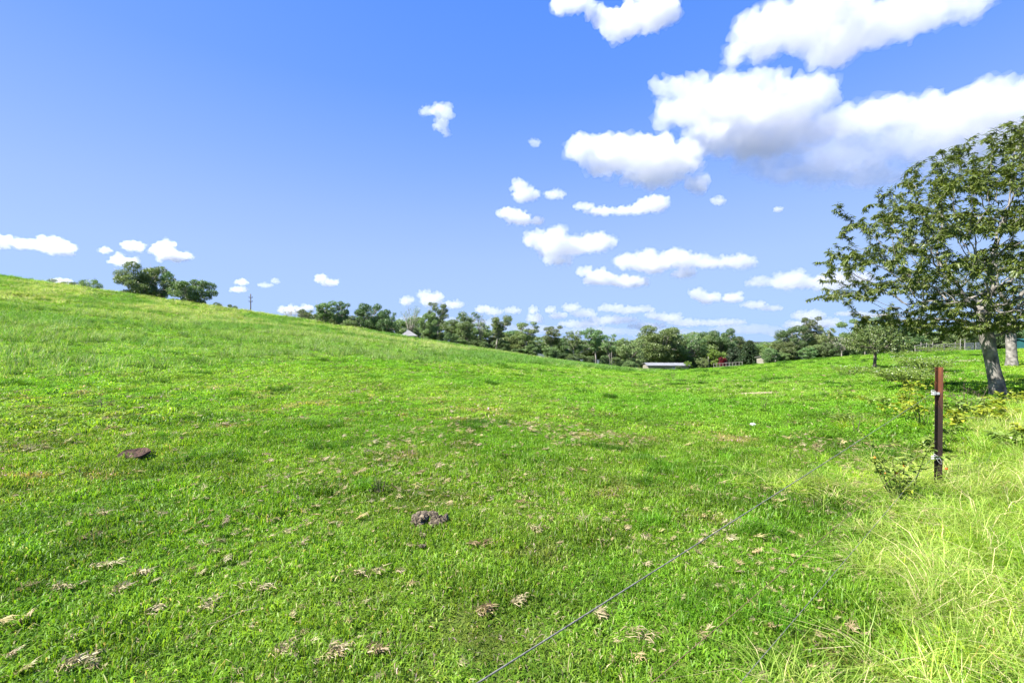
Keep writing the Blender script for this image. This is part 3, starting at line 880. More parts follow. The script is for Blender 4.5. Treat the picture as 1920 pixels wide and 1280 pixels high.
def other_trees():
    rng = np.random.default_rng(15)
    b = on_ground(1897, 686)
    Y = b.y; s = Y / F
    trunk = [px(1897, 689, Y), px(1897, 670, Y), px(1896, 650, Y), px(1895, 625, Y), px(1893, 600, Y)]
    pts = round_attr(rng, px(1930, 540, Y + 0.4), 150 * s, 130 * s, 95 * s, 2600, 31)
    broadleaf('spreading_tree', b, trunk, pts, M['tree_leaf'], M['bark'], 0.24, 0.26, 0.06, 6, rng, 0.3, 2.2, 0.5, 0.009,
              lambda p: 1 + 0.35 * math.exp(-max(p[2], 0) / 0.25), 'second grey trunked tree standing behind the large leaning one at the right edge', leaf_r=10)
    b = on_ground(1640, 691)
    Y = b.y; s = Y / F
    trunk = [px(1640, 693, Y), px(1640, 682, Y), px(1641, 672, Y), px(1641, 662, Y)]
    pts = np.concatenate([round_attr(rng, px(1643, 640, Y), 58 * s, 54 * s, 27 * s, 1800, 33, 0.42, -0.7), round_attr(rng, px(1640, 618, Y), 36 * s, 34 * s, 20 * s, 800, 35)])
    broadleaf('paddock_tree', b, trunk, pts, M['small_leaf'], M['bark_dark'], 0.085, 0.15, 0.05, 6, rng, 0.13, 1.0, 0.2, 0.0045,
              lambda p: 1 + 0.3 * math.exp(-max(p[2], 0) / 0.15), 'small round crowned tree alone on the open grass left of the post', leaf_r=10)
other_trees()

# ---- background trees: prototypes 10 m tall
def clump_tree(name, seed, trunk_h, lean, limbs, clumps, leaf, lm, bark, tr=0.2, spread=3.0, flatten=0.6, base_low=0.45, dens=1.0, bare=0.0):
    rng = np.random.default_rng(seed)
    mb = MB()
    top = np.array([lean, rng.normal(0, 0.3), trunk_h])
    trunk = [np.array([0, 0, -0.3]), np.array([lean * 0.2, 0, trunk_h * 0.35]), np.array([lean * 0.6, 0.05, trunk_h * 0.7]), top]
    mb.tube(trunk, [tr, tr * 0.85, tr * 0.7, tr * 0.55], 7)
    C = []
    for k in range(clumps):
        a = k * 2.399 + rng.normal(0, 0.4)
        q = (k + 0.5) / clumps
        rr = spread * math.sqrt(rng.uniform(0.05, 1)) * math.sin(math.pi * min(0.97, 0.25 + 0.72 * (1 - q))) ** 0.7
        z = 10 * (base_low + (0.93 - base_low) * q + rng.normal(0, 0.03))
        C.append(np.array([lean + rr * math.cos(a), rr * math.sin(a), z]))
    for k, c in enumerate(C):
        st = trunk[2] + (top - trunk[2]) * rng.uniform(-0.6, 1.0)
        st[2] = min(st[2], c[2] - 0.3)
        st[2] = max(st[2], trunk_h * 0.3)
        mid = st * 0.45 + c * 0.55 + np.array([0, 0, -0.35 + rng.normal(0, 0.25)])
        mb.tube([st, mid, c + np.array([0, 0, 0.1])], [tr * 0.42, tr * 0.26, 0.03], 4)
        for j in range(3):
            e = c + rng.normal(0, 0.8, 3)
            mb.tube([mid * 0.4 + c * 0.6, e], [tr * 0.16, 0.02], 3)
    tr_me = mb.mesh('trunk', True); tr_me.materials.append(bark)
    LC, sz, vv = [], [], []
    for c in C:
        R_ = rng.uniform(0.75, 1.35) * (spread / 3.0) ** 0.5
        n = int(330 * dens * R_ * R_ * (1 - bare))
        q = rng.normal(0, 1, (n, 3)); q /= np.linalg.norm(q, axis=1)[:, None]
        q *= rng.uniform(0.2, 1, (n, 1)) ** 0.45
        lump = fbm(q[:, 0] * 2 + seed + c[0], q[:, 2] * 2 + q[:, 1] * 2, seed, 2)
        q = q[lump > 0.40]
        LC.append(c + q * np.array([R_, R_, R_ * flatten])); vv.append(np.clip(rng.beta(2, 2, len(q)), 0, 1))
    LC = np.concatenate(LC); vv = np.concatenate(vv)
    n = len(LC)
    D = rng.normal(0, 1, (n, 3)); D[:, 2] -= 0.6
    U = rng.normal(0, 0.8, (n, 3)); U[:, 2] += 1
    cr = leaf_faces('crown', LC, D, U, leaf * rng.uniform(0.6, 1.3, n), leaf * 0.55 * rng.uniform(0.7, 1.3, n), vv, lm, 1)
    return tr_me, cr, spread + 1.0

def conifer(name, seed, layers, spread, lm, bark, gap=0.0, pw=0.8, leaf=0.5):
    rng = np.random.default_rng(seed)
    mb = MB(); mb.tube([(0, 0, -0.3), (0, 0, 5), (0, 0, 9.8)], [0.28, 0.16, 0.03], 6)
    LC, D, U = [], [], []
    for l in range(layers):
        q = l / layers
        z = 1.0 + 8.6 * q
        R_ = spread * (1 - q) ** pw * rng.uniform(0.85, 1.1) + 0.25
        nb = max(5, int(9 * (1 - q) + 5))
        for k in range(nb):
            a = 6.283 * k / nb + rng.normal(0, 0.2)
            L_ = R_ * rng.uniform(0.75, 1.15)
            e = np.array([math.cos(a) * L_, math.sin(a) * L_, z + L_ * rng.uniform(-0.12, 0.2)])
            mb.tube([(0, 0, z), e], [0.05, 0.015], 3)
            m = int(10 + 22 * L_)
            t = rng.uniform(0.15, 1, m)
            p = np.array([0, 0, z]) + (e - np.array([0, 0, z])) * t[:, None] + rng.normal(0, 0.13, (m, 3))
            LC.append(p); h = np.array([math.cos(a), math.sin(a), 0.2]) + rng.normal(0, 0.6, (m, 3)); D.append(h)
    LC = np.concatenate(LC); D = np.concatenate(D); n = len(LC)
    U = rng.normal(0, 0.4, (n, 3)); U[:, 2] += 1
    tr_me = mb.mesh('trunk', True); tr_me.materials.append(bark)
    cr = leaf_faces('crown', LC, D, U, leaf * rng.uniform(0.6, 1.3, n), leaf * 0.4 * rng.uniform(0.7, 1.3, n), rng.beta(2, 2, n), lm, 1)
    return tr_me, cr, spread

PROTO = {}
for i in range(4):    # open gum: clear pale trunk, crown high
    PROTO['open%d' % i] = clump_tree('open', 100 + i, 6.0, (-0.5, 0.6, 0.2, -0.8)[i], 4, 19, 0.26, M['euc_leaf'], M['bark_pale'], 0.21, 2.5, 0.58, 0.46, 1.5)
for i in range(4):    # dense rounded gum
    PROTO['dense%d' % i] = clump_tree('dense', 200 + i, 5.2, (0.3, -0.3, 0.1, 0.5)[i], 5, 32, 0.27, M['euc_leaf'], M['bark_pale'], 0.22, 3.9, 0.7, 0.28, 1.7)
for i in range(3):    # bushy down to the ground
    PROTO['bush%d' % i] = clump_tree('bush', 300 + i, 3.5, 0.1 * i, 5, 32, 0.32, M['euc_leaf'], M['bark_dark'], 0.2, 3.6, 0.8, 0.07, 1.4)
for i in range(2):    # spreading flat crown
    PROTO['flat%d' % i] = clump_tree('flat', 400 + i, 5.0, 0.3, 5, 28, 0.28, M['euc_leaf'], M['bark_pale'], 0.2, 5.6, 0.55, 0.40, 1.5)
PROTO['bare0'] = clump_tree('bare', 500, 4.0, 0.2, 6, 24, 0.22, M['euc_leaf'], M['bark_pale'], 0.26, 3.0, 0.9, 0.42, 0.28)
PROTO['bare1'] = clump_tree('bare', 501, 4.5, -0.2, 6, 20, 0.22, M['euc_leaf'], M['bark_pale'], 0.18, 2.2, 0.9, 0.45, 0.22)
PROTO['bright0'] = clump_tree('bright', 600, 3.0, 0.0, 5, 26, 0.42, M['bright_leaf'], M['bark_dark'], 0.2, 3.6, 0.8, 0.10, 1.0)
PROTO['red0'] = clump_tree('red', 601, 3.0, 0.0, 5, 26, 0.6, M['red_leaf'], M['bark_dark'], 0.2, 5.0, 0.8, 0.12, 0.9)
PROTO['round0'] = clump_tree('round', 602, 3.0, 0.0, 5, 34, 0.42, M['pine_leaf'], M['bark_dark'], 0.2, 3.0, 0.9, 0.08, 1.3)
PROTO['cedar0'] = conifer('cedar', 700, 11, 3.6, M['pine_leaf'], M['bark_dark'], pw=0.7, leaf=0.6)
PROTO['pine0'] = conifer('pine', 701, 15, 3.4, M['pine_leaf'], M['bark_dark'], pw=0.55, leaf=0.75)

def place_tree(kind, x, ytop, Y, wpx, label, group=None, name=None, rz=None, sink=0.15):
    X = (x - 960) / F * Y
    g = gz(X, Y) - sink
    h = EYE + (640 - ytop) / F * Y - g
    t, c, sp = PROTO[kind]
    o = empty(name or 'gum_tree', (X, Y, g), RNG.uniform(0, 6.28) if rz is None else rz)
    k = wpx / F * Y / (2 * sp)
    o.scale = (k, k, h / 10.3)
    link_mesh('trunk', t, None, o); link_mesh('crown', c, None, o)
    tag(o, label, 'tree', group)
    return o

G1 = 'gum trees along the far edge of the paddock'
BG = [
 ('open0', 113, 521, 118, 60, 'tip of a small tree peeping over the hill crest at far left', None, None),
 ('dense0', 166, 519, 118, 62, 'low rounded treetop showing above the hill crest beside the big dense crown', None, None),
 ('dense1', 268, 497, 112, 100, 'largest dense round tree on the hill crest at left', None, None),
 ('open1', 306, 500, 116, 52, 'airy open branched tree just right of the dense crown on the hill crest', None, None),
 ('dense2', 359, 520, 112, 94, 'rounded tree on the hill crest nearest the bare utility pole', None, None),
 ('flat0', 417, 568, 125, 50, 'just the top of a crown between the round hill tree and the utility pole', None, None),
 ('bare1', 545, 574, 128, 50, 'thin sparse treetop at the left end of the tree line', None, None),
 ('open2', 570, 573, 130, 44, 'thin airy gum right of the sparse treetop at the left end', None, None),
 ('open3', 603, 559, 132, 56, 'tall open gum with a pale stem near the left end of the tree line', None, None),
 ('open0', 640, 561, 132, 40, 'narrow two tiered gum right of the tall pale stemmed one', None, None),
 ('dense3', 690, 567, 134, 76, 'broad domed tree with sky showing through above the hill', None, None),
 ('bush0', 655, 598, 128, 50, 'dark bushy tree low between the narrow gum and the domed tree', None, None),
 ('bush1', 728, 583, 130, 48, 'greyish bushy tree left of the bare pale tree', None, None),
 ('bare0', 772, 570, 128, 48, 'nearly bare pale branched tree above the white roof', None, 'bare_tree'),
 ('bush2', 806, 585, 124, 44, 'green cone shaped bushy tree just right of the white roof', None, None),
 ('open1', 822, 562, 136, 50, 'tall gum with a high wispy top right of the bare pale tree', None, None),
 ('open2', 876, 576, 134, 58, 'tall leafy gum halfway between the white roof and the dip', None, None),
 ('bush0', 872, 600, 128, 44, 'green bushy tree in front of the tall leafy gum', None, None),
 ('bare1', 900, 585, 136, 34, 'thin bare grey tree between two leafy gums', None, 'bare_tree'),
 ('open3', 930, 585, 130, 56, 'full crowned gum with two pale trunks mid tree line', None, None),
 ('open0', 985, 599, 128, 56, 'open crowned gum with one straight pale trunk mid tree line', None, None),
 ('open1', 1032, 607, 128, 50, 'gum with a slanting white trunk and leafy round top', None, None),
 ('open2', 1076, 612, 128, 46, 'gum with a flat thin top left of the twin poles', None, None),
 ('open3', 1118, 609, 126, 54, 'tall grey green gum beside the twin poles', None, None),
 ('open0', 1140, 622, 132, 44, 'smaller gum directly behind the twin poles', None, None),
 ('bush1', 1182, 634, 140, 62, 'low dark tree left of the shed at the dip', None, None),
 ('dense1', 1238, 613, 158, 112, 'large broad gum with forked pale trunk behind the shed', None, None),
 ('dense0', 1292, 624, 160, 80, 'broad dark gum right of the largest one behind the shed', None, None),
 ('flat1', 1345, 613, 165, 80, 'olive topped gum with spreading crown above the red bush', None, None),
 ('dense2', 1385, 632, 190, 60, 'hazy distant gum between the olive topped gum and the layered conifer', None, None),
 ('bright0', 1345, 652, 150, 40, 'bright green leafy tree behind the red bush', None, 'leafy_tree'),
 ('round0', 1376, 650, 140, 32, 'very dark rounded tree right of the red bush', None, 'leafy_tree'),
 ('cedar0', 1406, 633, 135, 40, 'layered dark conifer right of the dark rounded tree', None, 'conifer_tree'),
 ('bright0', 1447, 642, 150, 44, 'pale yellow green tree behind the small white roof', None, 'leafy_tree'),
 ('dense3', 1484, 608, 112, 70, 'bright topped broad tree just right of the small white roof', None, None),
 ('open1', 1514, 589, 114, 52, 'tallest dark airy crown rising above the bushy trees', None, None),
 ('dense0', 1545, 611, 112, 56, 'dark tree sloping down right of the tallest airy crown', None, None),
 ('bush2', 1476, 640, 104, 50, 'low bushy tree in front of the bright topped broad tree', None, None),
 ('bush0', 1535, 645, 104, 64, 'grey green bushy tree left of the pale stemmed one', None, None),
 ('bare0', 1578, 628, 100, 46, 'grey tree with visible white limbs left of the lone paddock tree', None, None),
 ('flat0', 1622, 596, 100, 90, 'wide pale arching crown directly behind the lone paddock tree', None, None),
 ('pine0', 1670, 590, 112, 34, 'dark feathery conifer left of two behind the lone paddock tree', None, 'conifer_tree'),
 ('pine0', 1704, 596, 112, 38, 'greyish feathery conifer right of two behind the lone paddock tree', None, 'conifer_tree'),
 ('bush1', 1702, 622, 100, 66, 'olive bushy tree left of the timber yard rails', None, None),
 ('bush2', 1752, 620, 102, 70, 'bushy tree directly behind the timber yard rails', None, None),
 ('bush0', 1800, 618, 104, 66, 'bushy tree behind the pale yard panels', None, None),
 ('bush1', 1852, 610, 106, 74, 'bushy tree seen behind the large grey trunk', None, None),
 ('bush2', 1918, 612, 110, 80, 'bushy tree at the right edge behind the two trunks', None, None),
]
for k, x, yt, Y, w, lab, grp, nm in BG:
    place_tree(k, x, yt, Y, w, lab, G1 if (nm is None and x > 500) else grp, nm)
# fillers: back row and undergrowth, alike and half hidden
rng = np.random.default_rng(77)
def ordinal(n):
    return '%d%s' % (n, 'th' if 10 <= n % 100 <= 20 else {1: 'st', 2: 'nd', 3: 'rd'}.get(n % 10, 'th'))
skyline = ([540, 600, 660, 720, 780, 850, 930, 1000, 1060, 1120, 1165, 1200, 1300, 1400, 1440, 1500, 1560, 1600, 1700, 1800, 1960], [590, 580, 585, 592, 592, 600, 611, 622, 628, 630, 638, 624, 624, 634, 644, 620, 628, 618, 614, 622, 616])
for i, x in enumerate(np.arange(585, 1960, 30)):
    x = x + rng.normal(0, 7)
    yt = np.interp(x, *skyline) + rng.uniform(0, 9)
    place_tree(('bush0', 'bush1', 'bush2', 'dense1', 'dense3')[rng.integers(0, 5)], x, yt, rng.uniform(165, 200) if x < 1420 else rng.uniform(128, 150), rng.uniform(70, 100), 'half hidden dark tree, %s from the left in the back row of the far trees' % ordinal(i + 1), 'back row of the far tree line')
for i, x in enumerate(np.concatenate([np.arange(640, 1200, 19), np.arange(1206, 1730, 15)])):
    x = x + rng.normal(0, 6)
    Y = rng.uniform(118, 134) if x < 1200 else (rng.uniform(160, 175) if x < 1430 else rng.uniform(100, 112))
    base = 640 - F * (gz((x - 960) / F * Y, Y) - EYE) / Y
    place_tree(('bush0', 'bush1', 'bush2')[rng.integers(0, 3)], x, base - (rng.uniform(13, 26) if x < 1200 else rng.uniform(18, 32)), Y, rng.uniform(26, 42), 'low dark bush, %s from the left in the undergrowth below the far trees' % ordinal(i + 1), 'undergrowth below the far gum trees', 'bush')['category'] = 'bush'

# ------------------------------------------------------------------ clouds: real bodies of scattering mist, kilometres away
def cloud_mat(name, dens):
    m, nt, out = new_mat(name)
    v = nt.nodes.new('ShaderNodeVolumeScatter')
    v.inputs['Color'].default_value = (1, 1, 1, 1); v.inputs['Density'].default_value = dens * 0.915; v.inputs['Anisotropy'].default_value = 0.45
    ab = nt.nodes.new('ShaderNodeVolumeAbsorption')
    ab.inputs['Color'].default_value = (0.0, 0.08, 0.30, 1); ab.inputs['Density'].default_value = dens * 0.085
    ad = nt.nodes.new('ShaderNodeAddShader')
    nt.links.new(v.outputs[0], ad.inputs[0]); nt.links.new(ab.outputs[0], ad.inputs[1]); nt.links.new(ad.outputs[0], out.inputs['Volume'])
    return m
CLOUDS = [
 ('small ragged cloud cut by the top edge', 2, [(1075, 0, 40, 16), (1125, 22, 22, 12), (1180, 25, 55, 28), (1225, 20, 42, 42), (1195, 48, 40, 14)], 5),
 ('broad cloud along the top edge at right', 2, [(1372, 112, 16, 14), (1395, 80, 30, 38), (1440, 60, 52, 44), (1510, 45, 85, 56), (1600, 55, 70, 52), (1650, 30, 110, 48), (1740, 15, 80, 36), (1820, 8, 44, 24)], 4.2),
 ('biggest bright cumulus mass in the right half of the sky', 3, [(1250, 172, 32, 22), (1300, 190, 60, 44), (1370, 205, 72, 58), (1450, 222, 80, 60), (1500, 250, 50, 36), (1350, 252, 66, 36), (1430, 265, 80, 30), (1585, 228, 48, 32), (1640, 215, 34, 26), (1690, 212, 50, 34), (1760, 222, 70, 44), (1850, 212, 80, 48), (1940, 222, 80, 56)], 5),
 ('pale grey flat underside below the biggest bright cumulus mass', 3.1, [(1390, 285, 80, 26), (1480, 300, 110, 36), (1600, 285, 120, 44), (1720, 285, 130, 48), (1850, 290, 140, 60), (1560, 335, 110, 24), (1680, 330, 90, 22)], 2.0),
 ('lumpy cumulus hanging left of the biggest cloud', 3, [(1095, 272, 36, 26), (1145, 292, 52, 36), (1215, 285, 58, 46), (1262, 300, 50, 40), (1235, 328, 74, 20), (1305, 350, 28, 14)], 5),
 ('single wispy scrap alone in the left half of the sky', 2.5, [(800, 205, 18, 9), (830, 212, 24, 16), (826, 235, 15, 14), (838, 252, 9, 9)], 2.2),
 ('faint puff right of the lone wispy scrap', 3, [(1003, 267, 13, 8)], 1.5),
 ('small pointed puff above the flat puff left of centre', 3.5, [(972, 350, 14, 16), (985, 368, 26, 16), (1040, 365, 24, 10)], 4),
 ('flat puff just below the small pointed puff', 3.5, [(950, 400, 18, 11), (975, 408, 26, 16), (1005, 414, 16, 9)], 5),
 ('long thin streak of cloud under the lumpy cumulus', 4, [(1095, 388, 22, 8), (1130, 398, 40, 9), (1185, 394, 34, 11), (1225, 385, 32, 17)], 5),
 ('tiny round puff beneath the big cumulus', 4, [(1348, 377, 14, 10)], 3),
 ('tiny speck of cloud below the grey underside of the biggest cloud', 4, [(1460, 393, 9, 6)], 3),
 ('double humped cumulus at mid height near the centre', 4.5, [(1010, 450, 28, 18), (1045, 462, 40, 30), (1105, 455, 46, 24), (1140, 452, 24, 14), (1045, 488, 26, 12)], 5),
 ('long layered bank left of the spreading tree', 5, [(1175, 490, 22, 18), (1225, 492, 50, 24), (1275, 490, 36, 20), (1320, 492, 40, 15), (1385, 490, 42, 15), (1280, 514, 24, 10)], 5),
 ('low bank with a ragged left end below the layered bank', 5, [(1100, 510, 18, 10), (1130, 520, 32, 18), (1180, 528, 42, 14)], 5),
 ('squarish puff low above the shed', 6, [(1308, 552, 14, 12), (1328, 558, 24, 15)], 5),
 ('small puff beside the squarish one', 6, [(1372, 560, 18, 11), (1385, 552, 9, 6)], 4),
 ('pale bank half hidden by the spreading tree', 6, [(1425, 528, 24, 12), (1465, 530, 34, 18), (1500, 525, 32, 20), (1545, 530, 44, 24), (1590, 525, 40, 18)], 4),
 ('flat smear of cloud low right of the squarish puff', 7, [(1415, 572, 28, 9), (1445, 578, 26, 7)], 3.5),
 ('white cloud lying behind the tallest airy tree', 7, [(1520, 592, 34, 12), (1540, 606, 36, 12), (1500, 610, 40, 10)], 4),
 ('thin flat cloud behind the tip of the lowest branch', 7, [(1600, 588, 40, 6), (1650, 592, 40, 6)], 3),
 ('cloud cut by the left edge above the hill', 5, [(0, 455, 24, 18), (40, 458, 24, 12), (85, 458, 36, 18), (115, 470, 26, 14)], 5),
 ('hooked cloud above the largest hill crest tree', 5, [(252, 462, 22, 10), (298, 466, 24, 18), (325, 480, 30, 13), (238, 492, 28, 11), (195, 470, 10, 8)], 5),
 ('low white cloud dome behind the crest at far left', 8, [(118, 530, 22, 8)], 4),
 ('little tilted puff near the top of the utility pole', 7, [(455, 530, 12, 8), (448, 543, 20, 7)], 4),
 ('faint low scrap right of the utility pole', 7, [(497, 535, 16, 6), (518, 528, 8, 7)], 2),
 ('small isolated puff above the left end of the tree line', 7, [(602, 524, 12, 11), (620, 531, 18, 9)], 5),
 ('low cloud behind the sparse treetop at the left end', 8, [(545, 582, 26, 11), (572, 578, 16, 8)], 4),
 ('tall puff rising behind the wispy topped gum', 7, [(795, 552, 14, 10), (808, 562, 22, 17), (765, 565, 14, 9)], 5),
 ('low puff left of the full crowned gum', 8, [(850, 572, 22, 10), (905, 580, 16, 10), (925, 585, 18, 9)], 4),
 ('small tower of cloud above the open crowned gum', 8, [(1000, 582, 11, 10), (1003, 598, 14, 12), (960, 582, 18, 8)], 4.5),
 ('leaning puff above the slanting white trunk', 8, [(1032, 582, 10, 9), (1045, 592, 18, 8)], 4),
 ('ragged low bank behind the gums left of the dip', 9, [(1070, 578, 18, 11), (1095, 588, 28, 10), (1145, 578, 26, 10), (1175, 582, 24, 10), (1210, 580, 24, 8), (1150, 600, 60, 10), (1090, 608, 50, 9)], 3.5),
 ('low bank above the large gum behind the shed', 9, [(1225, 592, 18, 9), (1255, 596, 30, 11), (1285, 606, 40, 9), (1215, 612, 40, 9), (1350, 605, 60, 8)], 3.5),
 ('long hazy cloud lying along the horizon', 10, [(800, 600, 70, 10), (900, 608, 70, 12), (1000, 618, 70, 12), (1120, 622, 80, 12), (1250, 624, 80, 10), (1400, 618, 80, 12), (1480, 625, 60, 10)], 1.6),
]
def build_clouds():
    rng = np.random.default_rng(21)
    for label, km, blobs, tau in CLOUDS:
        D = km * 1000.0
        s = D / F
        c0 = px(np.mean([b[0] for b in blobs]), np.mean([b[1] for b in blobs]), D)
        V, Fc, n = [], [], 0
        import bmesh
        bm = bmesh.new(); bmesh.ops.create_icosphere(bm, subdivisions=2, radius=1.0)
        iv = np.array([v.co[:] for v in bm.verts]); fi = [[v.index for v in f.verts] for f in bm.faces]; bm.free()
        def add(c, r):
            nonlocal n
            V.append(iv * np.asarray(r) + np.asarray(c)); Fc.extend([[q + n for q in f] for f in fi]); n += len(iv)
        rmin = min(b[3] for b in blobs) * s; rmax = max(b[3] for b in blobs) * s
        for (x, y, rx, ry) in blobs:
            c = np.array(px(x, y, D)) - np.array(c0)
            RX, RY = rx * s, ry * s
            dp = max(RY, min(RX, RY * 1.6))
            c[1] += rng.uniform(-0.5, 0.5) * dp
            add(c, (RX * 0.82, dp * 0.8, RY * 0.72))
            m = int(10 + 12 * RX / RY)
            for k in range(m):
                a = rng.uniform(0, 6.283); e = rng.uniform(-0.45, 1.0)
                h = math.sqrt(max(0, 1 - e * e))
                o = np.array([math.cos(a) * h * RX * 0.85, math.sin(a) * h * dp * 0.8, e * RY * (0.78 if e > 0 else 0.6)])
                r = RY * rng.uniform(0.16, 0.42)
                add(c + o, (r * 1.1, r * 1.1, r))
        V = np.concatenate(V)
        me = bpy.data.meshes.new('cloud'); me.from_pydata(V.tolist(), [], Fc); me.update()
        dens = (1.0 if km <= 3 and tau > 4 else 0.75 if km < 6.5 else 0.55) * tau / (1.6 * np.mean([b[3] for b in blobs]) * s)
        span = np.ptp(V, axis=0).max()
        o = link_mesh('cloud', me, cloud_mat('cloud_mist', 0.34 * dens))
        o.location = c0
        veil = link_mesh('wispy_fringe', me.copy(), None, o)
        veil.data.materials.clear(); veil.data.materials.append(cloud_mat('cloud_wisp', 0.10 * dens))
        for ob, steps, vx in ((o, (('CLOUDS', 0.9, 0.42), ('VORONOI', 0.45, 0.42), ('VORONOI', 0.20, 0.22), ('CLOUDS', 0.10, 0.08)), max(span / 300, rmax / 26)), (veil, (('CLOUDS', 0.9, 0.75), ('CLOUDS', 0.38, 0.60), ('CLOUDS', 0.16, 0.30)), max(span / 170, rmax / 15))):
            rm = ob.modifiers.new('merge', 'REMESH'); rm.mode = 'VOXEL'; rm.voxel_size = vx
            for (kind_, sc_, st) in steps:
                t = bpy.data.textures.new('puff', kind_); t.noise_scale = rmax * sc_
                if kind_ == 'CLOUDS': t.noise_depth = 2; t.noise_basis = 'ORIGINAL_PERLIN'
                dm = ob.modifiers.new('puff', 'DISPLACE'); dm.texture = t; dm.texture_coords = 'LOCAL'; dm.mid_level = 0.5
                dm.strength = rmax * st * (1.6 if kind_ == 'CLOUDS' else -1.0)
            rm = ob.modifiers.new('clean', 'REMESH'); rm.mode = 'VOXEL'; rm.voxel_size = vx
        tag(o, label, 'cloud')
build_clouds()

# ------------------------------------------------------------------ star picket, insulators, wires
def picket():
    b = POST
    Y = b.y
    ztop = px(1757, 688, Y).z
    base = Vector((px(1757, 688, Y).x, Y, b.z))
    root = empty('fence_post', base)
    H = ztop - b.z
    m, nt, out = new_mat('painted_rusting_steel')
    N, L = nt.nodes, nt.links
    p = N.new('ShaderNodeBsdfPrincipled'); p.inputs['Roughness'].default_value = 0.6; p.inputs['Specular IOR Level'].default_value = 0.25
    tc = N.new('ShaderNodeTexCoord'); sx = N.new('ShaderNodeSeparateXYZ'); L.new(tc.outputs['Object'], sx.inputs[0])
    nz = N.new('ShaderNodeTexNoise'); nz.inputs['Scale'].default_value = 14; nz.inputs['Detail'].default_value = 8
    mp = N.new('ShaderNodeMapping'); mp.inputs['Scale'].default_value = (1, 1, 0.25); L.new(tc.outputs['Object'], mp.inputs['Vector']); L.new(mp.outputs[0], nz.inputs['Vector'])
    mr = N.new('ShaderNodeMapRange'); mr.inputs['From Min'].default_value = H * 0.45; mr.inputs['From Max'].default_value = H * 1.05
    L.new(sx.outputs['Z'], mr.inputs['Value'])
    ad = N.new('ShaderNodeMath'); ad.operation = 'ADD'; L.new(mr.outputs[0], ad.inputs[0])
    n2 = N.new('ShaderNodeMapRange'); n2.inputs['To Min'].default_value = -0.9; n2.inputs['To Max'].default_value = 0.9; L.new(nz.outputs['Fac'], n2.inputs['Value'])
    L.new(n2.outputs[0], ad.inputs[1])
    rp = N.new('ShaderNodeValToRGB'); e = rp.color_ramp.elements
    e[0].position = 0.25; e[0].color = (0.018, 0.011, 0.009, 1); e[1].position = 0.95; e[1].color = (0.16, 0.052, 0.022, 1)
    k = e.new(0.6); k.color = (0.055, 0.022, 0.013, 1)
    L.new(ad.outputs[0], rp.inputs['Fac']); L.new(rp.outputs['Color'], p.inputs['Base Color']); L.new(p.outputs[0], out.inputs['Surface'])
    holes = [EYE + (640 - y) / F * Y - b.z for y in (693, 717, 757, 776, 788, 811, 826, 840, 870, 885, 900)]
    fl, th = 0.040, 0.005
    def flange(ang, with_holes):
        mb = MB()
        d = np.array([math.cos(ang), math.sin(ang), 0]); n = np.array([-d[1], d[0], 0])
        Mx = np.stack([d, n, [0, 0, 1]], 1)
        def bx(u0, u1, z0, z1):
            mb.box(d * (u0 + u1) / 2 + np.array([0, 0, (z0 + z1) / 2]), (u1 - u0, th, z1 - z0), M=Mx)
        if not with_holes: bx(0.0015, fl, -0.25, H)
        else:
            hh = 0.006; z = -0.25
            for hz in sorted(holes):
                bx(0, fl, z, hz - hh); bx(0, fl * 0.5 - hh, hz - hh, hz + hh); bx(fl * 0.5 + hh, fl, hz - hh, hz + hh); z = hz + hh
            bx(0, fl, z, H)
        return mb
    flange(math.radians(192), True).build('flange', m, root)
    flange(math.radians(318), False).build('flange', m, root)
    flange(math.radians(75), False).build('flange', m, root)
    root.rotation_euler = (0.004, 0.006, 0)
    tag(root, 'rusty dark steel star picket post standing in the long grass', 'fence post')

    def ring(mb, c, rx, rz, r, tilt, n=14):
        a = np.linspace(0, 2 * math.pi, n + 1)
        pts = np.stack([np.cos(a) * rx, np.full(n + 1, 0.0), np.sin(a) * rz], 1)
        ca, sa = math.cos(tilt), math.sin(tilt)
        pts = np.stack([pts[:, 0] * ca - pts[:, 2] * sa, pts[:, 1], pts[:, 0] * sa + pts[:, 2] * ca], 1) + np.asarray(c)
        mb.tube(pts, r, 5, False)
    # upper insulator: clamp band across the flange and a hooked carrier
    for (yy, lab, kind) in ((737, 'white plastic insulator clamped near the top of the post', 0), (857, 'white plastic insulator with a hanging wire clip low on the post', 1)):
        c = px(1757, yy, Y) + Vector((-0.012, -0.010, 0))
        r_ = empty('insulator', c)
        cl = MB(); cl.box((-0.002, -0.004, 0), (0.046, 0.014, 0.024)); cl.box((-0.002, 0.016, 0), (0.046, 0.006, 0.020)); cl.build('clamp', M['white_plastic'], r_)
        bd = MB(); bd.box((-0.036, -0.004, 0.002), (0.024, 0.022, 0.034)); bd.box((-0.052, -0.004, 0.012), (0.010, 0.016, 0.008)); bd.box((-0.052, -0.004, -0.010), (0.010, 0.016, 0.008)); bd.build('carrier', M['white_plastic'], r_)
        hk = MB()
        if kind == 0: ring(hk, (-0.040, -0.006, 0.020), 0.024, 0.013, 0.0022, -0.25)
        else:
            ring(hk, (0.006, -0.018, -0.018), 0.016, 0.050, 0.0022, 0.55); ring(hk, (-0.03, -0.012, 0.024), 0.010, 0.016, 0.002, 0.3)
        hk.build('wire_clip', M['white_plastic'], r_, True)
        tag(r_, lab, 'insulator')
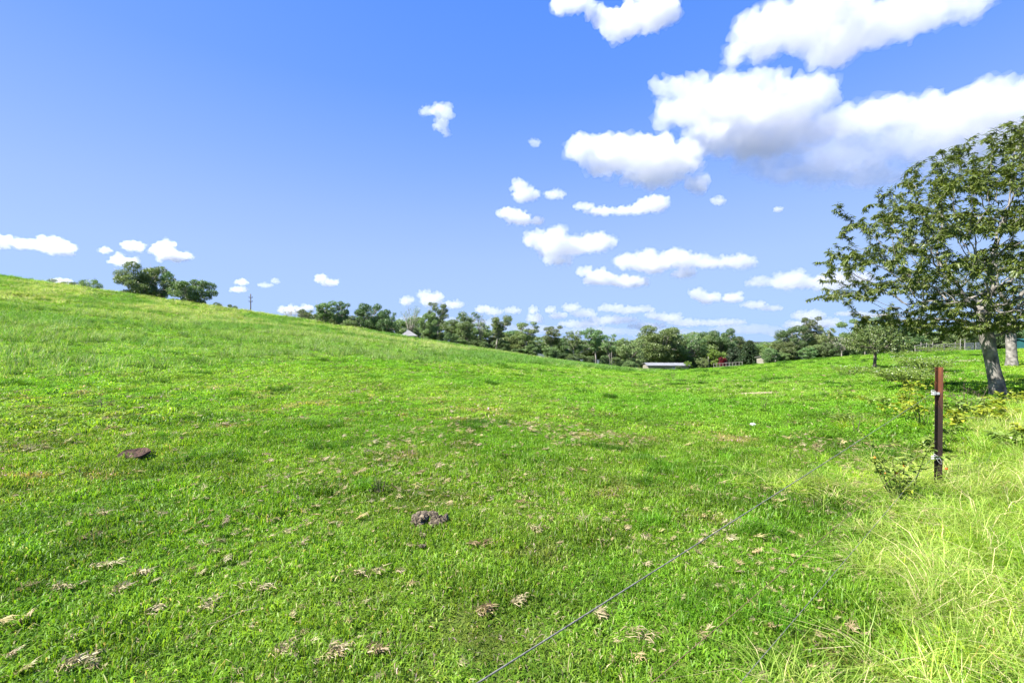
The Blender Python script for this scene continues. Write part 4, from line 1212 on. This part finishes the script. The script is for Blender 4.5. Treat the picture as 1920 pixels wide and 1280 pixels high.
    # wires
    for (p0, p1, rad, mt, lab, k1) in (
        (px(1748, 737, Y - 0.01), px(895, 1280, 0.73), 0.0015, 'wire', 'upper grey electric fence wire running from the top insulator', 1.9),
        (px(1748, 857, Y - 0.01), px(1387, 1280, 1.63), 0.0014, 'wire', 'lower grey fence wire running from the lower insulator', 1.9),
        (px(1755, 826, Y - 0.01), px(1226, 1276, 1.36), 0.0013, 'rust_wire', 'thin rusty brown fence wire between the two grey ones', 1.9)):
        t = np.linspace(0, k1, 40)
        p0, p1 = np.array(p0), np.array(p1)
        P = p0 + (p1 - p0) * t[:, None]
        P[:, 2] -= 0.02 * np.sin(np.pi * t / k1) - 0.02 * math.sin(math.pi / k1) * t
        mb = MB(); mb.tube(P - p0, rad, 6)
        o = mb.build('fence_wire', M[mt], None, True); o.location = p0
        tag(o, lab, 'wire')
picket()

# ------------------------------------------------------------------ dung, straw, stones
def lump(mb, c, r, seed, amp=0.35, sub=3, freq=2.2):
    import bmesh
    bm = bmesh.new(); bmesh.ops.create_icosphere(bm, subdivisions=sub, radius=1)
    v = np.array([q.co[:] for q in bm.verts]); f = [[q.index for q in g.verts] for g in bm.faces]; bm.free()
    nz = fbm(v[:, 0] * freq + v[:, 2] * 1.7 + seed, v[:, 1] * freq - v[:, 2] * 1.3 + seed * 2, seed, 3) - 0.5
    n2 = fbm(v[:, 0] * freq * 3 + v[:, 2] * 5, v[:, 1] * freq * 3 - v[:, 2] * 4, seed + 5, 2) - 0.5
    v = v * (1 + amp * 2 * nz + amp * 0.9 * n2)[:, None]
    mb.add(v * np.asarray(r) + np.asarray(c), f)

def dung():
    g = on_ground(806, 985)
    mb = MB()
    for i, (dx, dy, dz, r) in enumerate([(-0.085, 0.01, 0.035, (0.058, 0.075, 0.042)), (-0.03, 0.07, 0.04, (0.07, 0.05, 0.036)), (0.065, -0.015, 0.035, (0.052, 0.045, 0.036)), (0.05, -0.055, 0.022, (0.045, 0.03, 0.022)), (0.125, 0.02, 0.035, (0.018, 0.045, 0.030)), (-0.115, -0.03, 0.025, (0.02, 0.025, 0.022)), (0.02, 0.09, 0.04, (0.04, 0.03, 0.028))]):
        lump(mb, (dx, dy, dz + 0.012), r, 40 + i * 3, 0.5, 4, 2.8)
    o = mb.build('dung_pat', M['dung'], None, False); o.location = g
    tag(o, 'crumbled grey brown dung pat in the middle foreground grass', 'dung')
    g = on_ground(252, 862)
    mb = MB()
    n, k = 26, 8
    a = np.linspace(0, 2 * math.pi, n, endpoint=False)
    ed = 0.8 + 0.4 * vnoise(np.cos(a) * 1.8 + 4, np.sin(a) * 1.8, 9)
    rows = []
    for side in (1, -1):
        V = [[0, 0, 0.035 if side > 0 else 0.012]]
        for i in range(1, k + 1):
            q = i / k
            x = 0.165 * q * ed * np.cos(a); y = 0.13 * q * ed * np.sin(a)
            z = (0.03 if side > 0 else 0.008) + 0.06 * (q ** 2) * (0.4 + 0.6 * np.sin(a)) * 0.9 + 0.022 * (vnoise(x * 40 + 3, y * 40, 8) - 0.5) * (side > 0)
            V += np.stack([x, y, z], 1).tolist()
        rows.append(V)
    for si, V in enumerate(rows):
        fs = [(0, 1 + j, 1 + (j + 1) % n) if si == 0 else (0, 1 + (j + 1) % n, 1 + j) for j in range(n)]
        for i in range(k - 1):
            for j in range(n):
                j2 = (j + 1) % n
                q = (1 + i * n + j, 1 + (i + 1) * n + j, 1 + (i + 1) * n + j2, 1 + i * n + j2)
                fs.append(q if si == 0 else q[::-1])
        mb.add(V, fs)
    # rim
    n0 = 1 + k * n
    for j in range(n):
        j2 = (j + 1) % n
        a0, a1 = 1 + (k - 1) * n + j, 1 + (k - 1) * n + j2
        mb.f.append([a0, n0 + a0, n0 + a1, a1])
    o = mb.build('dung_pat', M['dung_dark'], None, False); o.location = g + Vector((0, 0, 0.03))
    tag(o, 'dry dark brown curled dung slab on the grass at left', 'dung')
    for (x, y, r, mt, lab) in [(1412, 799, 0.06, 'white_plastic', 'small white scrap lying on the grass left of the post'), (532, 964, 0.022, 'dung_dark', 'tiny dark dung lump left of the crumbled dung pat'), (340, 828, 0.05, 'dung_dark', 'tiny dark lump beyond the curled dung slab'), (872, 982, 0.022, 'dung', 'small crumb just right of the crumbled dung pat'), (792, 1030, 0.026, 'dung', 'small grey crumb in front of the crumbled dung pat')]:
        g = on_ground(x, y); mb = MB()
        lump(mb, (0, 0, r * 0.3 + 0.02), (r, r * 0.7, r * 0.45), int(x), 0.45, 3)
        o = mb.build('scrap' if mt == 'white_plastic' else 'dung_crumb', M[mt], None, False); o.location = g
        tag(o, lab, 'litter' if mt == 'white_plastic' else 'dung')
dung()

def straws():
    rng = np.random.default_rng(91)
    S = [ # x, y, length px, axis, kind, label
     (165, 1014, 34, 1.3, 'straw_brown', 'brown matted dry grass wad at lower left above the pale straw heap'),
     (200, 1068, 60, 0.4, 'straw_one', 'pale dry straw heap at lower left'),
     (187, 970, 55, 0.1, 'straw_one', 'yellowish arch of dry grass at left over a green tuft'),
     (262, 1084, 28, 0.2, 'straw_one', 'little knot of straw just right of the pale straw heap'),
     (222, 1112, 50, 0.6, 'straw_one', 'splayed straw stalks below the pale straw heap'),
     (290, 1150, 60, 1.2, 'straw_one', 'tall tangle of bleached stalks at lower left'),
     (484, 1108, 80, -0.3, 'straw_one', 'long twisted straw strand in the lower left foreground'),
     (396, 1140, 50, 0.8, 'straw_one', 'arched straw wisp left of the twisted strand'),
     (540, 1228, 50, 0.2, 'straw_one', 'fluffy straw knot near the bottom edge at left'),
     (625, 1228, 44, -0.5, 'straw_one', 'ragged straw knot near the bottom edge left of centre'),
     (704, 1228, 30, 0.2, 'straw_brown', 'small brownish straw wad near the bottom edge'),
     (686, 1080, 85, 0.05, 'straw_one', 'thin straw strand lying left of the reddish strand'),
     (906, 1025, 72, 0.25, 'straw_brown', 'reddish brown dry runner right of the crumbled dung pat'),
     (911, 1152, 36, 0.5, 'straw_brown', 'brown wad of dry grass in the centre foreground'),
     (970, 1132, 46, 1.0, 'straw_one', 'hooked pale straw right of the brown wad'),
     (1124, 1160, 40, 1.1, 'straw_one', 'straw tuft touching the upper fence wire in the foreground'),
     (1200, 1202, 50, -0.6, 'straw_one', 'loose straw scrap between the two grey wires'),
     (975, 946, 30, 0.3, 'straw_brown', 'small pinkish straw knot beyond the reddish runner'),
     (1005, 998, 26, 0.0, 'straw_one', 'pale straw knot right of the reddish runner'),
     (786, 890, 34, 0.2, 'straw_brown', 'brownish straw patch beyond the crumbled dung pat'),
     (118, 1108, 40, 0.5, 'straw_one', 'straw wisp near the left edge of the foreground'),
     (50, 765, 34, 0.1, 'straw_brown', 'brown straw heap near the left edge at the foot of the slope'),
     (82, 768, 40, 0.1, 'straw_brown', 'second brown straw heap right of the one near the left edge'),
     (150, 1250, 60, 0.6, 'straw_one', 'bleached straw scraps in the bottom left corner'),
    ]
    for x, y, lpx, ax, kind, lab in S:
        g = on_ground(x, y)
        L_ = 0.62 * lpx / F * g.y
        me = join_blades('straw_clump', [(lambda v, l, t, a: (v * np.array([1, 1, 1.15]), l, t, a))(*litter_strand(rng, L_, ax))], M[kind])
        o = link_mesh('straw_clump', me, None); o.location = g + Vector((0, 0, 0.024))
        tag(o, lab, 'straw')
    g = on_ground(432, 1172)
    mb = MB(); n = 12; t = np.linspace(-1, 1, n)
    L_ = 40 / F * g.y
    mb.tube(np.stack([t * L_, t * L_ * 0.55, 0.045 + 0.02 * t + 0.004 * np.sin(t * 5)], 1), 0.0018, 5)
    o = mb.build('dry_stalk', M['pale_stem'], None, True); o.location = g
    tag(o, 'single straight dry stalk lying below the twisted straw strand', 'stalk')

def litter_strand(rng, L_, ax):
    parts = []
    n = 7
    for i in range(n):
        t = (i + 0.5) / n - 0.5 + rng.normal(0, 0.06)
        v, l, to, a = litter(rng, int(rng.integers(4, 20)), 0.022, 0.058, w=0.0034)
        off = np.array([t * L_ * math.cos(ax), t * L_ * math.sin(ax), 0.006 * math.sin(i * 1.7)]) + rng.normal(0, 0.016, 3) * np.array([1, 1, 0.3])
        parts.append((v + off, l, to, a))
    V, Lp, To, At, k = [], [], [], [], 0
    for v, l, t, a in parts:
        V.append(v); Lp.append(l + k); To.append(t); At.append(a); k += len(v)
    return np.concatenate(V), np.concatenate(Lp), np.concatenate(To), np.concatenate(At)
straws()

# ------------------------------------------------------------------ weeds
def weed(x, y, hpx, wpx, leafm, label, seed, nst=6, leaf=0.07, lw=0.4, fruit=0, flower=0, group=None, name='weed', per=9, curl=0.6, petal=0.03, branch=2, cat='weed'):
    rng = np.random.default_rng(seed)
    g = on_ground(x, y)
    s = g.y / F
    H, W = hpx * s, wpx * s
    root = empty(name, g)
    mb = MB(); C, D, tips = [], [], []
    for i in range(nst):
        a = rng.uniform(0, 6.28); rr = W * 0.5 * math.sqrt(rng.uniform(0.02, 1))
        e = np.array([math.cos(a) * rr, math.sin(a) * rr, H * rng.uniform(0.55, 1.0)])
        b0 = np.array([math.cos(a) * rr * 0.25, math.sin(a) * rr * 0.25, -0.02])
        m = b0 * 0.4 + e * 0.6 + np.array([rng.normal(0, W * 0.05), rng.normal(0, W * 0.05), H * 0.08])
        t = np.linspace(0, 1, 8)[:, None]
        P = (1 - t) ** 2 * b0 + 2 * t * (1 - t) * m + t ** 2 * e
        mb.tube(P, np.linspace(0.006, 0.002, 8) * max(0.7, min(1.6, H / 0.5)), 4)
        tips.append(e)
        segs = [P]
        for j in range(branch):
            q = P[rng.integers(3, 7)]; e2 = q + np.array([rng.normal(0, W * 0.16), rng.normal(0, W * 0.16), H * rng.uniform(0.0, 0.22)])
            mb.tube([q, e2], [0.003, 0.0015], 3); tips.append(e2); segs.append(np.array([q + (e2 - q) * k for k in np.linspace(0, 1, 5)]))
        for S_ in segs:
            for k in range(per):
                u = rng.uniform(0.25, 1); i0 = int(u * (len(S_) - 1)); i0 = min(i0, len(S_) - 2); f = u * (len(S_) - 1) - i0
                C.append(S_[i0] * (1 - f) + S_[i0 + 1] * f)
                b = rng.uniform(0, 6.28); D.append([math.cos(b), math.sin(b), rng.uniform(-curl, 0.5)])
    mb.build('stem', M['stem'] if leafm else M['dry_stem'], root, True)
    if leafm:
        C = np.array(C); D = np.array(D); n = len(C)
        U = rng.normal(0, 0.5, (n, 3)); U[:, 2] += 1
        me = leaf_faces('leaves', C, D, U, leaf * rng.uniform(0.5, 1.3, n), leaf * lw * rng.uniform(0.7, 1.3, n), rng.uniform(0, 1, n), M[leafm], 2)
        link_mesh('leaves', me, None, root)
    tips = np.array(tips)
    for i in range(fruit):
        c = tips[rng.integers(0, len(tips))] * np.array([0.8, 0.8, rng.uniform(0.5, 0.85)])
        f = MB(); lump(f, c, (0.012, 0.012, 0.012), 3, 0.03, 2); f.build('fruit', M['fruit'], root, True)
    if flower:
        n = flower
        q = tips[rng.integers(0, len(tips), n)] + rng.normal(0, leaf * 0.5, (n, 3)); q[:, 2] += leaf * 0.25
        D = rng.normal(0, 1, (n, 3)); D[:, 2] = rng.normal(0.2, 0.3, n); U = rng.normal(0, 0.4, (n, 3)); U[:, 2] += 1
        me = leaf_faces('flowers', q, D, U, petal * rng.uniform(0.7, 1.3, n), petal * rng.uniform(0.6, 1.0, n), rng.uniform(0, 1, n), M['white_petal'], 1)
        link_mesh('flowers', me, None, root)
    tag(root, label, cat, group)
    return root
weed(1690, 940, 125, 110, 'pale_weed', 'leafy weed with small red berries growing left of the post', 1, 9, 0.06, 0.42, fruit=9, per=9, branch=3)
weed(1702, 945, 60, 60, 'yellow_leaf', 'yellowing leaves at the foot of the berry weed', 2, 5, 0.05, 0.45, per=4)
weed(1730, 800, 85, 70, 'yellow_leaf', 'tall yellow green weed just left of the top half of the post', 3, 6, 0.10, 0.4, per=7)
weed(1672, 785, 32, 70, 'yellow_leaf', 'low bright yellow weed on the pale strip left of the post', 4, 6, 0.09, 0.45, per=6)
weed(1595, 752, 16, 60, 'yellow_leaf', 'lone small yellow weed sprig farther out in the paddock', 5, 4, 0.09, 0.4, per=4)
weed(1800, 812, 52, 60, 'yellow_leaf', 'yellow leaved weed just right of the post', 6, 7, 0.09, 0.45, per=7)
weed(1845, 800, 44, 64, 'yellow_leaf', 'dense yellow weed between the post and the big trunk', 7, 8, 0.08, 0.45, per=7)
weed(1880, 800, 58, 60, 'yellow_leaf', 'yellow flowering weed in front of the big trunk', 8, 8, 0.09, 0.45, per=8)
weed(1775, 830, 46, 50, 'weed_leaf', 'green weed directly behind the post', 9, 6, 0.07, 0.4, per=7)
weed(1905, 830, 46, 50, 'yellow_leaf', 'pale yellow weed at the right edge beside the dark soil', 10, 6, 0.08, 0.45, per=7)
weed(1830, 960, 34, 60, 'yellow_leaf', 'low yellow weed in the long grass right of the post', 11, 5, 0.05, 0.5, per=4)
weed(1575, 792, 30, 84, 'weed_leaf', 'low dull green weed patch with brown edge on the pale strip', 12, 12, 0.06, 0.4, per=9)
weed(1604, 812, 36, 22, None, 'small dark bare twig standing in the grass left of the wire', 13, 4, per=0, branch=3, name='bare_twig', cat='twig')
weed(1432, 768, 24, 30, None, 'small dark bare twig in the middle of the paddock', 14, 4, per=0, branch=3, name='bare_twig', cat='twig')
weed(712, 925, 44, 40, None, 'dark thin stems sprouting from the grass left of the crumbled dung pat', 15, 7, per=0, branch=2, name='bare_twig', cat='twig')
weed(1262, 712, 18, 14, None, 'grey dry weed standing in the grass before the shed', 16, 6, per=0, branch=4, name='bare_twig', cat='twig')
weed(190, 765, 22, 60, None, 'dry brown stems on the grass at the foot of the left slope', 17, 9, per=0, branch=3, name='bare_twig', cat='twig')
weed(1815, 775, 60, 60, None, 'thin bare weed stems between the post and the big trunk', 18, 9, per=0, branch=4, name='bare_twig', cat='twig')
for k, (x, y, h, w_, m_, lab) in enumerate([
    (1700, 770, 50, 46, 'yellow_leaf', 'loose yellow green weed left of the insulator at post height'), (1790, 790, 60, 44, 'weed_leaf', 'spindly green weed against the right side of the post'),
    (1822, 790, 46, 50, 'weed_leaf', 'loose green weed midway between the post and the big trunk'), (1862, 775, 40, 46, 'yellow_leaf', 'yellowish weed touching the left side of the big trunk base'),
    (1900, 770, 46, 46, 'yellow_leaf', 'yellowish weed touching the right side of the big trunk base'), (1890, 840, 40, 50, 'weed_leaf', 'green weed in front of the dark soil at the right edge'),
    (1640, 762, 26, 60, 'weed_leaf', 'straggling green weed where the wire meets the pale strip'), (1745, 850, 34, 40, 'weed_leaf', 'small leafy weed left of the lower insulator')]):
    weed(x, y, h, w_, m_, lab, 60 + k, 7, 0.085, 0.42, per=7, branch=3)
# white flowering weed mounds
weed(1690, 716, 28, 120, 'weed_leaf', 'nearest mound of white flowered weeds behind the post', 21, 90, 0.075, 0.45, flower=330, per=13, petal=0.03, cat='weeds')
weed(1735, 698, 30, 105, 'weed_leaf', 'middle mound of white flowered weeds above the post top', 22, 90, 0.085, 0.45, flower=420, per=13, petal=0.036, cat='weeds')
weed(1590, 703, 20, 70, 'weed_leaf', 'low grey green weed mound left of the lone paddock tree', 23, 34, 0.08, 0.45, flower=60, per=9, petal=0.05, cat='weeds')
weed(1765, 662, 14, 95, 'weed_leaf', 'weed growth along the foot of the timber yard rails', 24, 50, 0.16, 0.45, flower=120, per=7, petal=0.09, cat='weeds')
weed(1695, 668, 12, 60, 'weed_leaf', 'weed growth left of the timber yard rails', 25, 40, 0.16, 0.45, flower=60, per=7, petal=0.09, cat='weeds')
weed(1718, 733, 24, 60, 'yellow_leaf', 'yellow green weeds between the white flowered mounds and the post', 26, 12, 0.09, 0.45, per=8, cat='weeds')
weed(40, 558, 9, 50, 'weed_leaf', 'dark brownish scrub patch high on the left slope', 27, 20, 0.28, 0.45, per=7, cat='weeds')
# undergrowth around the shed and garden
place_tree('bright0', 1291, 676, 128, 18, 'small bright green bush at the right end of the shed', None, 'bush', sink=0.1)['category'] = 'bush'
place_tree('bush1', 1318, 671, 126, 30, 'grey green bush right of the small bright one by the shed', None, 'bush', sink=0.1)['category'] = 'bush'
place_tree('bush0', 1272, 686, 122, 16, 'low dark shrub in front of the shed wall', None, 'bush', sink=0.1)['category'] = 'bush'
place_tree('red0', 1355, 668, 136, 20, 'crimson leaved bush in the garden right of the shed', None, 'bush', sink=0.1)['category'] = 'bush'

# ------------------------------------------------------------------ buildings and yard
def gable(name, cx, Y, wpx, eave_y, ridge_y, depth, rz, wall_m, roof_m, label, over=0.35, doors=(), hip=False):
    s = Y / F
    X = (cx - 960) * s
    g = gz(X, Y) - 0.1
    W = wpx * s
    he = EYE + (640 - eave_y) * s - g; hr = EYE + (640 - ridge_y) * s - g
    he = max(he, 1.6); hr = max(hr, he + 0.5)
    root = empty(name, (X, Y, g), rz)
    w2, d2 = W / 2, depth / 2
    mb = MB()
    v = [(-w2, -d2, -0.5), (w2, -d2, -0.5), (w2, d2, -0.5), (-w2, d2, -0.5), (-w2, -d2, he), (w2, -d2, he), (w2, d2, he), (-w2, d2, he)]
    f = [(0, 1, 5, 4), (1, 2, 6, 5), (2, 3, 7, 6), (3, 0, 4, 7)]
    if not hip:
        v += [(-w2, 0, hr - 0.03), (w2, 0, hr - 0.03)]; f = [(0, 1, 5, 4), (1, 2, 6, 9, 5), (2, 3, 7, 6), (3, 0, 4, 8, 7)]
    mb.add(v, f); mb.build('wall', wall_m, root)
    rf = MB(); o_ = over; t = 0.08
    if hip:
        k = min(w2, d2) * (0.0 if abs(w2 - d2) < 1 else 1.0)
        r0 = -(w2 - min(w2, d2) * 0.9); 
        rv = [(-w2 - o_, -d2 - o_, he + .02), (w2 + o_, -d2 - o_, he + .02), (w2 + o_, d2 + o_, he + .02), (-w2 - o_, d2 + o_, he + .02), (r0 - 0.05, 0, hr), (-r0 + 0.05, 0, hr)]
        rf.add(rv, [(0, 1, 5, 4), (1, 2, 5), (2, 3, 4, 5), (3, 0, 4), (0, 3, 2, 1)])
    else:
        sl = (hr - he) / d2; e = he - sl * o_
        for sg in (-1, 1):
            a = np.array([(-w2 - o_, sg * (d2 + o_), e + .03), (w2 + o_, sg * (d2 + o_), e + .03), (w2 + o_, 0, hr + .03), (-w2 - o_, 0, hr + .03)])
            b = a + np.array([0, 0, t])
            rf.add(np.concatenate([a, b]), [(0, 1, 2, 3), (4, 7, 6, 5), (0, 4, 5, 1), (1, 5, 6, 2), (3, 2, 6, 7), (0, 3, 7, 4)])
        n = int(W / 0.75)   # standing ribs of the sheeting
    ro = rf.build('roof', roof_m, root)
    if not hip:
        rb = MB()
        for i in range(1, n):
            x = -w2 - o_ + i * (W + 2 * o_) / n
            for sg in (-1, 1):
                rb.tube([(x, sg * (d2 + o_), e + .03 + t), (x, 0, hr + .03 + t)], 0.035, 4)
        q = rb.build('sheet_ribs', roof_m, ro)
    for (u0, u1, z0, z1, mt, nm) in doors:
        d = MB(); d.box(((u0 + u1) / 2 * W, -d2 - 0.02, (z0 + z1) / 2 * he), ((u1 - u0) * W, 0.06, (z1 - z0) * he)); d.build(nm, M[mt], root)
    tag(root, label, 'building')
    return root
gable('shed', 1247, 132, 72, 690, 683.5, 8.0, -0.10, M['cream'], M['roof'], 'long low cream shed with pale metal roof in the dip', doors=((-0.34, -0.08, 0.45, 0.62, 'dark_open', 'window'), (0.1, 0.22, 0.0, 0.85, 'roof', 'door')))
gable('house', 766, 104, 28, 630, 619.5, 3.6, 0.25, M['cream'], M['roof_white'], 'white pyramid roof peeping over the slope', hip=True, over=0.25)
gable('house', 1445, 118, 28, 681, 668, 5.0, 0.5, M['cream'], M['roof_white'], 'small white roofed building among the trees right of the dip', doors=((-0.2, 0.1, 0.3, 0.8, 'dark_open', 'window'),))
gable('shed', 1917, 92, 16, 650, 645, 3.0, 0.2, M['teal'], M['teal'], 'teal coloured shed at the right edge behind the trunks')

def pole(x, y0, Y, r, label, arms, name='utility_pole', mt='pole'):
    s = Y / F; X = (x - 960) * s
    g = gz(X, Y) - 0.2
    top = EYE + (640 - y0) * s - g
    root = empty(name, (X, Y, g))
    mb = MB(); mb.tube([(0, 0, 0), (0, 0, top * 0.5), (0, 0, top)], [r, r * 0.9, r * 0.75], 8); mb.build('pole', M[mt], root, True)
    for z in arms:
        a = MB(); a.box((0, 0, top - z), (0.9, 0.12, 0.12), 0.5); a.build('crossarm', M[mt], root)
        for u in (-0.38, 0.38):
            i = MB(); i.tube([(u * math.cos(.5), u * math.sin(.5), top - z + 0.06), (u * math.cos(.5), u * math.sin(.5), top - z + 0.28)], [0.05, 0.035], 6); i.build('insulator', M['pole'], root)
    tag(root, label, 'pole')
pole(470, 551, 118, 0.15, 'dark utility pole standing alone on the hill crest', (0.9, 1.9))
pole(1143.5, 662, 118, 0.075, 'left of two thin pale poles before the far gums', (), 'timber_pole', 'timber')
pole(1146.8, 660, 119, 0.075, 'right of two thin pale poles before the far gums', (), 'timber_pole', 'timber')
pole(1328, 668, 134, 0.13, 'short pale pole between the shed bushes and the red bush', (), 'timber_pole', 'timber')

def rail_fence(name, x0, x1, Y0, Y1, h, posts, rails, mt, label, jitter=0.05, pr=0.06):
    rng = np.random.default_rng(int(x0))
    A = px(x0, 640, Y0); B = px(x1, 640, Y1)
    root = empty(name, (A.x, A.y, gz(A.x, A.y)))
    pts = []
    for i in range(posts):
        t = i / (posts - 1)
        p = A.lerp(B, t); z = gz(p.x, p.y); hh = h * rng.uniform(1 - jitter * 2, 1 + jitter * 3)
        q = np.array([p.x, p.y, z]) - np.array(root.location); pts.append(q)
        mb = MB(); mb.tube([q + [0, 0, -0.3], q + [rng.normal(0, .03), 0, hh]], [pr, pr * 0.85], 6); mb.build('post', M[mt], root)
    for i in range(posts - 1):
        for k in range(rails):
            z = h * (0.25 + 0.68 * k / max(1, rails - 1))
            mb = MB(); mb.tube([pts[i] + [0, -pr, z + rng.normal(0, jitter * .5)], pts[i + 1] + [0, -pr, z + rng.normal(0, jitter * .5)]], pr * 0.6, 5); mb.build('rail', M[mt], root)
    tag(root, label, 'fence')
rail_fence('yard_fence', 1716, 1802, 84, 86, 1.35, 9, 3, 'timber_pale', 'weathered timber stock yard rails on the rise at right', 0.12, 0.075)
rail_fence('paddock_fence', 1338, 1392, 132, 128, 1.25, 10, 2, 'timber_pale', 'low timber post fence in front of the red bush', 0.03, 0.07)
def yard_panel(x, Y, w, label):
    P = px(x, 650, Y); root = empty('steel_yard_fence', (P.x, P.y, gz(P.x, P.y)), 0.05)
    for u in np.linspace(-w / 2, w / 2, 5):
        mb = MB(); mb.box((u, 0, 0.72), (0.07, 0.05, 1.44)); mb.build('upright', M['galv'], root)
    for z in np.linspace(0.18, 1.38, 6):
        mb = MB(); mb.box((0, -0.055, z), (w, 0.045, 0.12)); mb.build('rail', M['galv'], root)
    tag(root, label, 'fence', 'metal yard panels')
yard_panel(1817, 86, 1.75, 'left galvanised yard panel beside the timber rails')
yard_panel(1838, 86, 1.75, 'right galvanised yard panel nearest the big trunk')
def gate_frame():
    P = px(1805, 650, 85); root = empty('gate_frame', (P.x, P.y, gz(P.x, P.y)))
    for u in (-0.45, 0.45):
        mb = MB(); mb.tube([(u, 0, -0.2), (u * 0.9, 0, 2.1)], 0.06, 6); mb.build('post', M['timber_pale'], root)
    mb = MB(); mb.tube([(-0.45, 0, 2.05), (0.45, 0, 2.12)], 0.05, 6); mb.build('head_rail', M['timber_pale'], root)
    tag(root, 'tall narrow timber gateway frame between rails and metal panels', 'gate frame')
gate_frame()
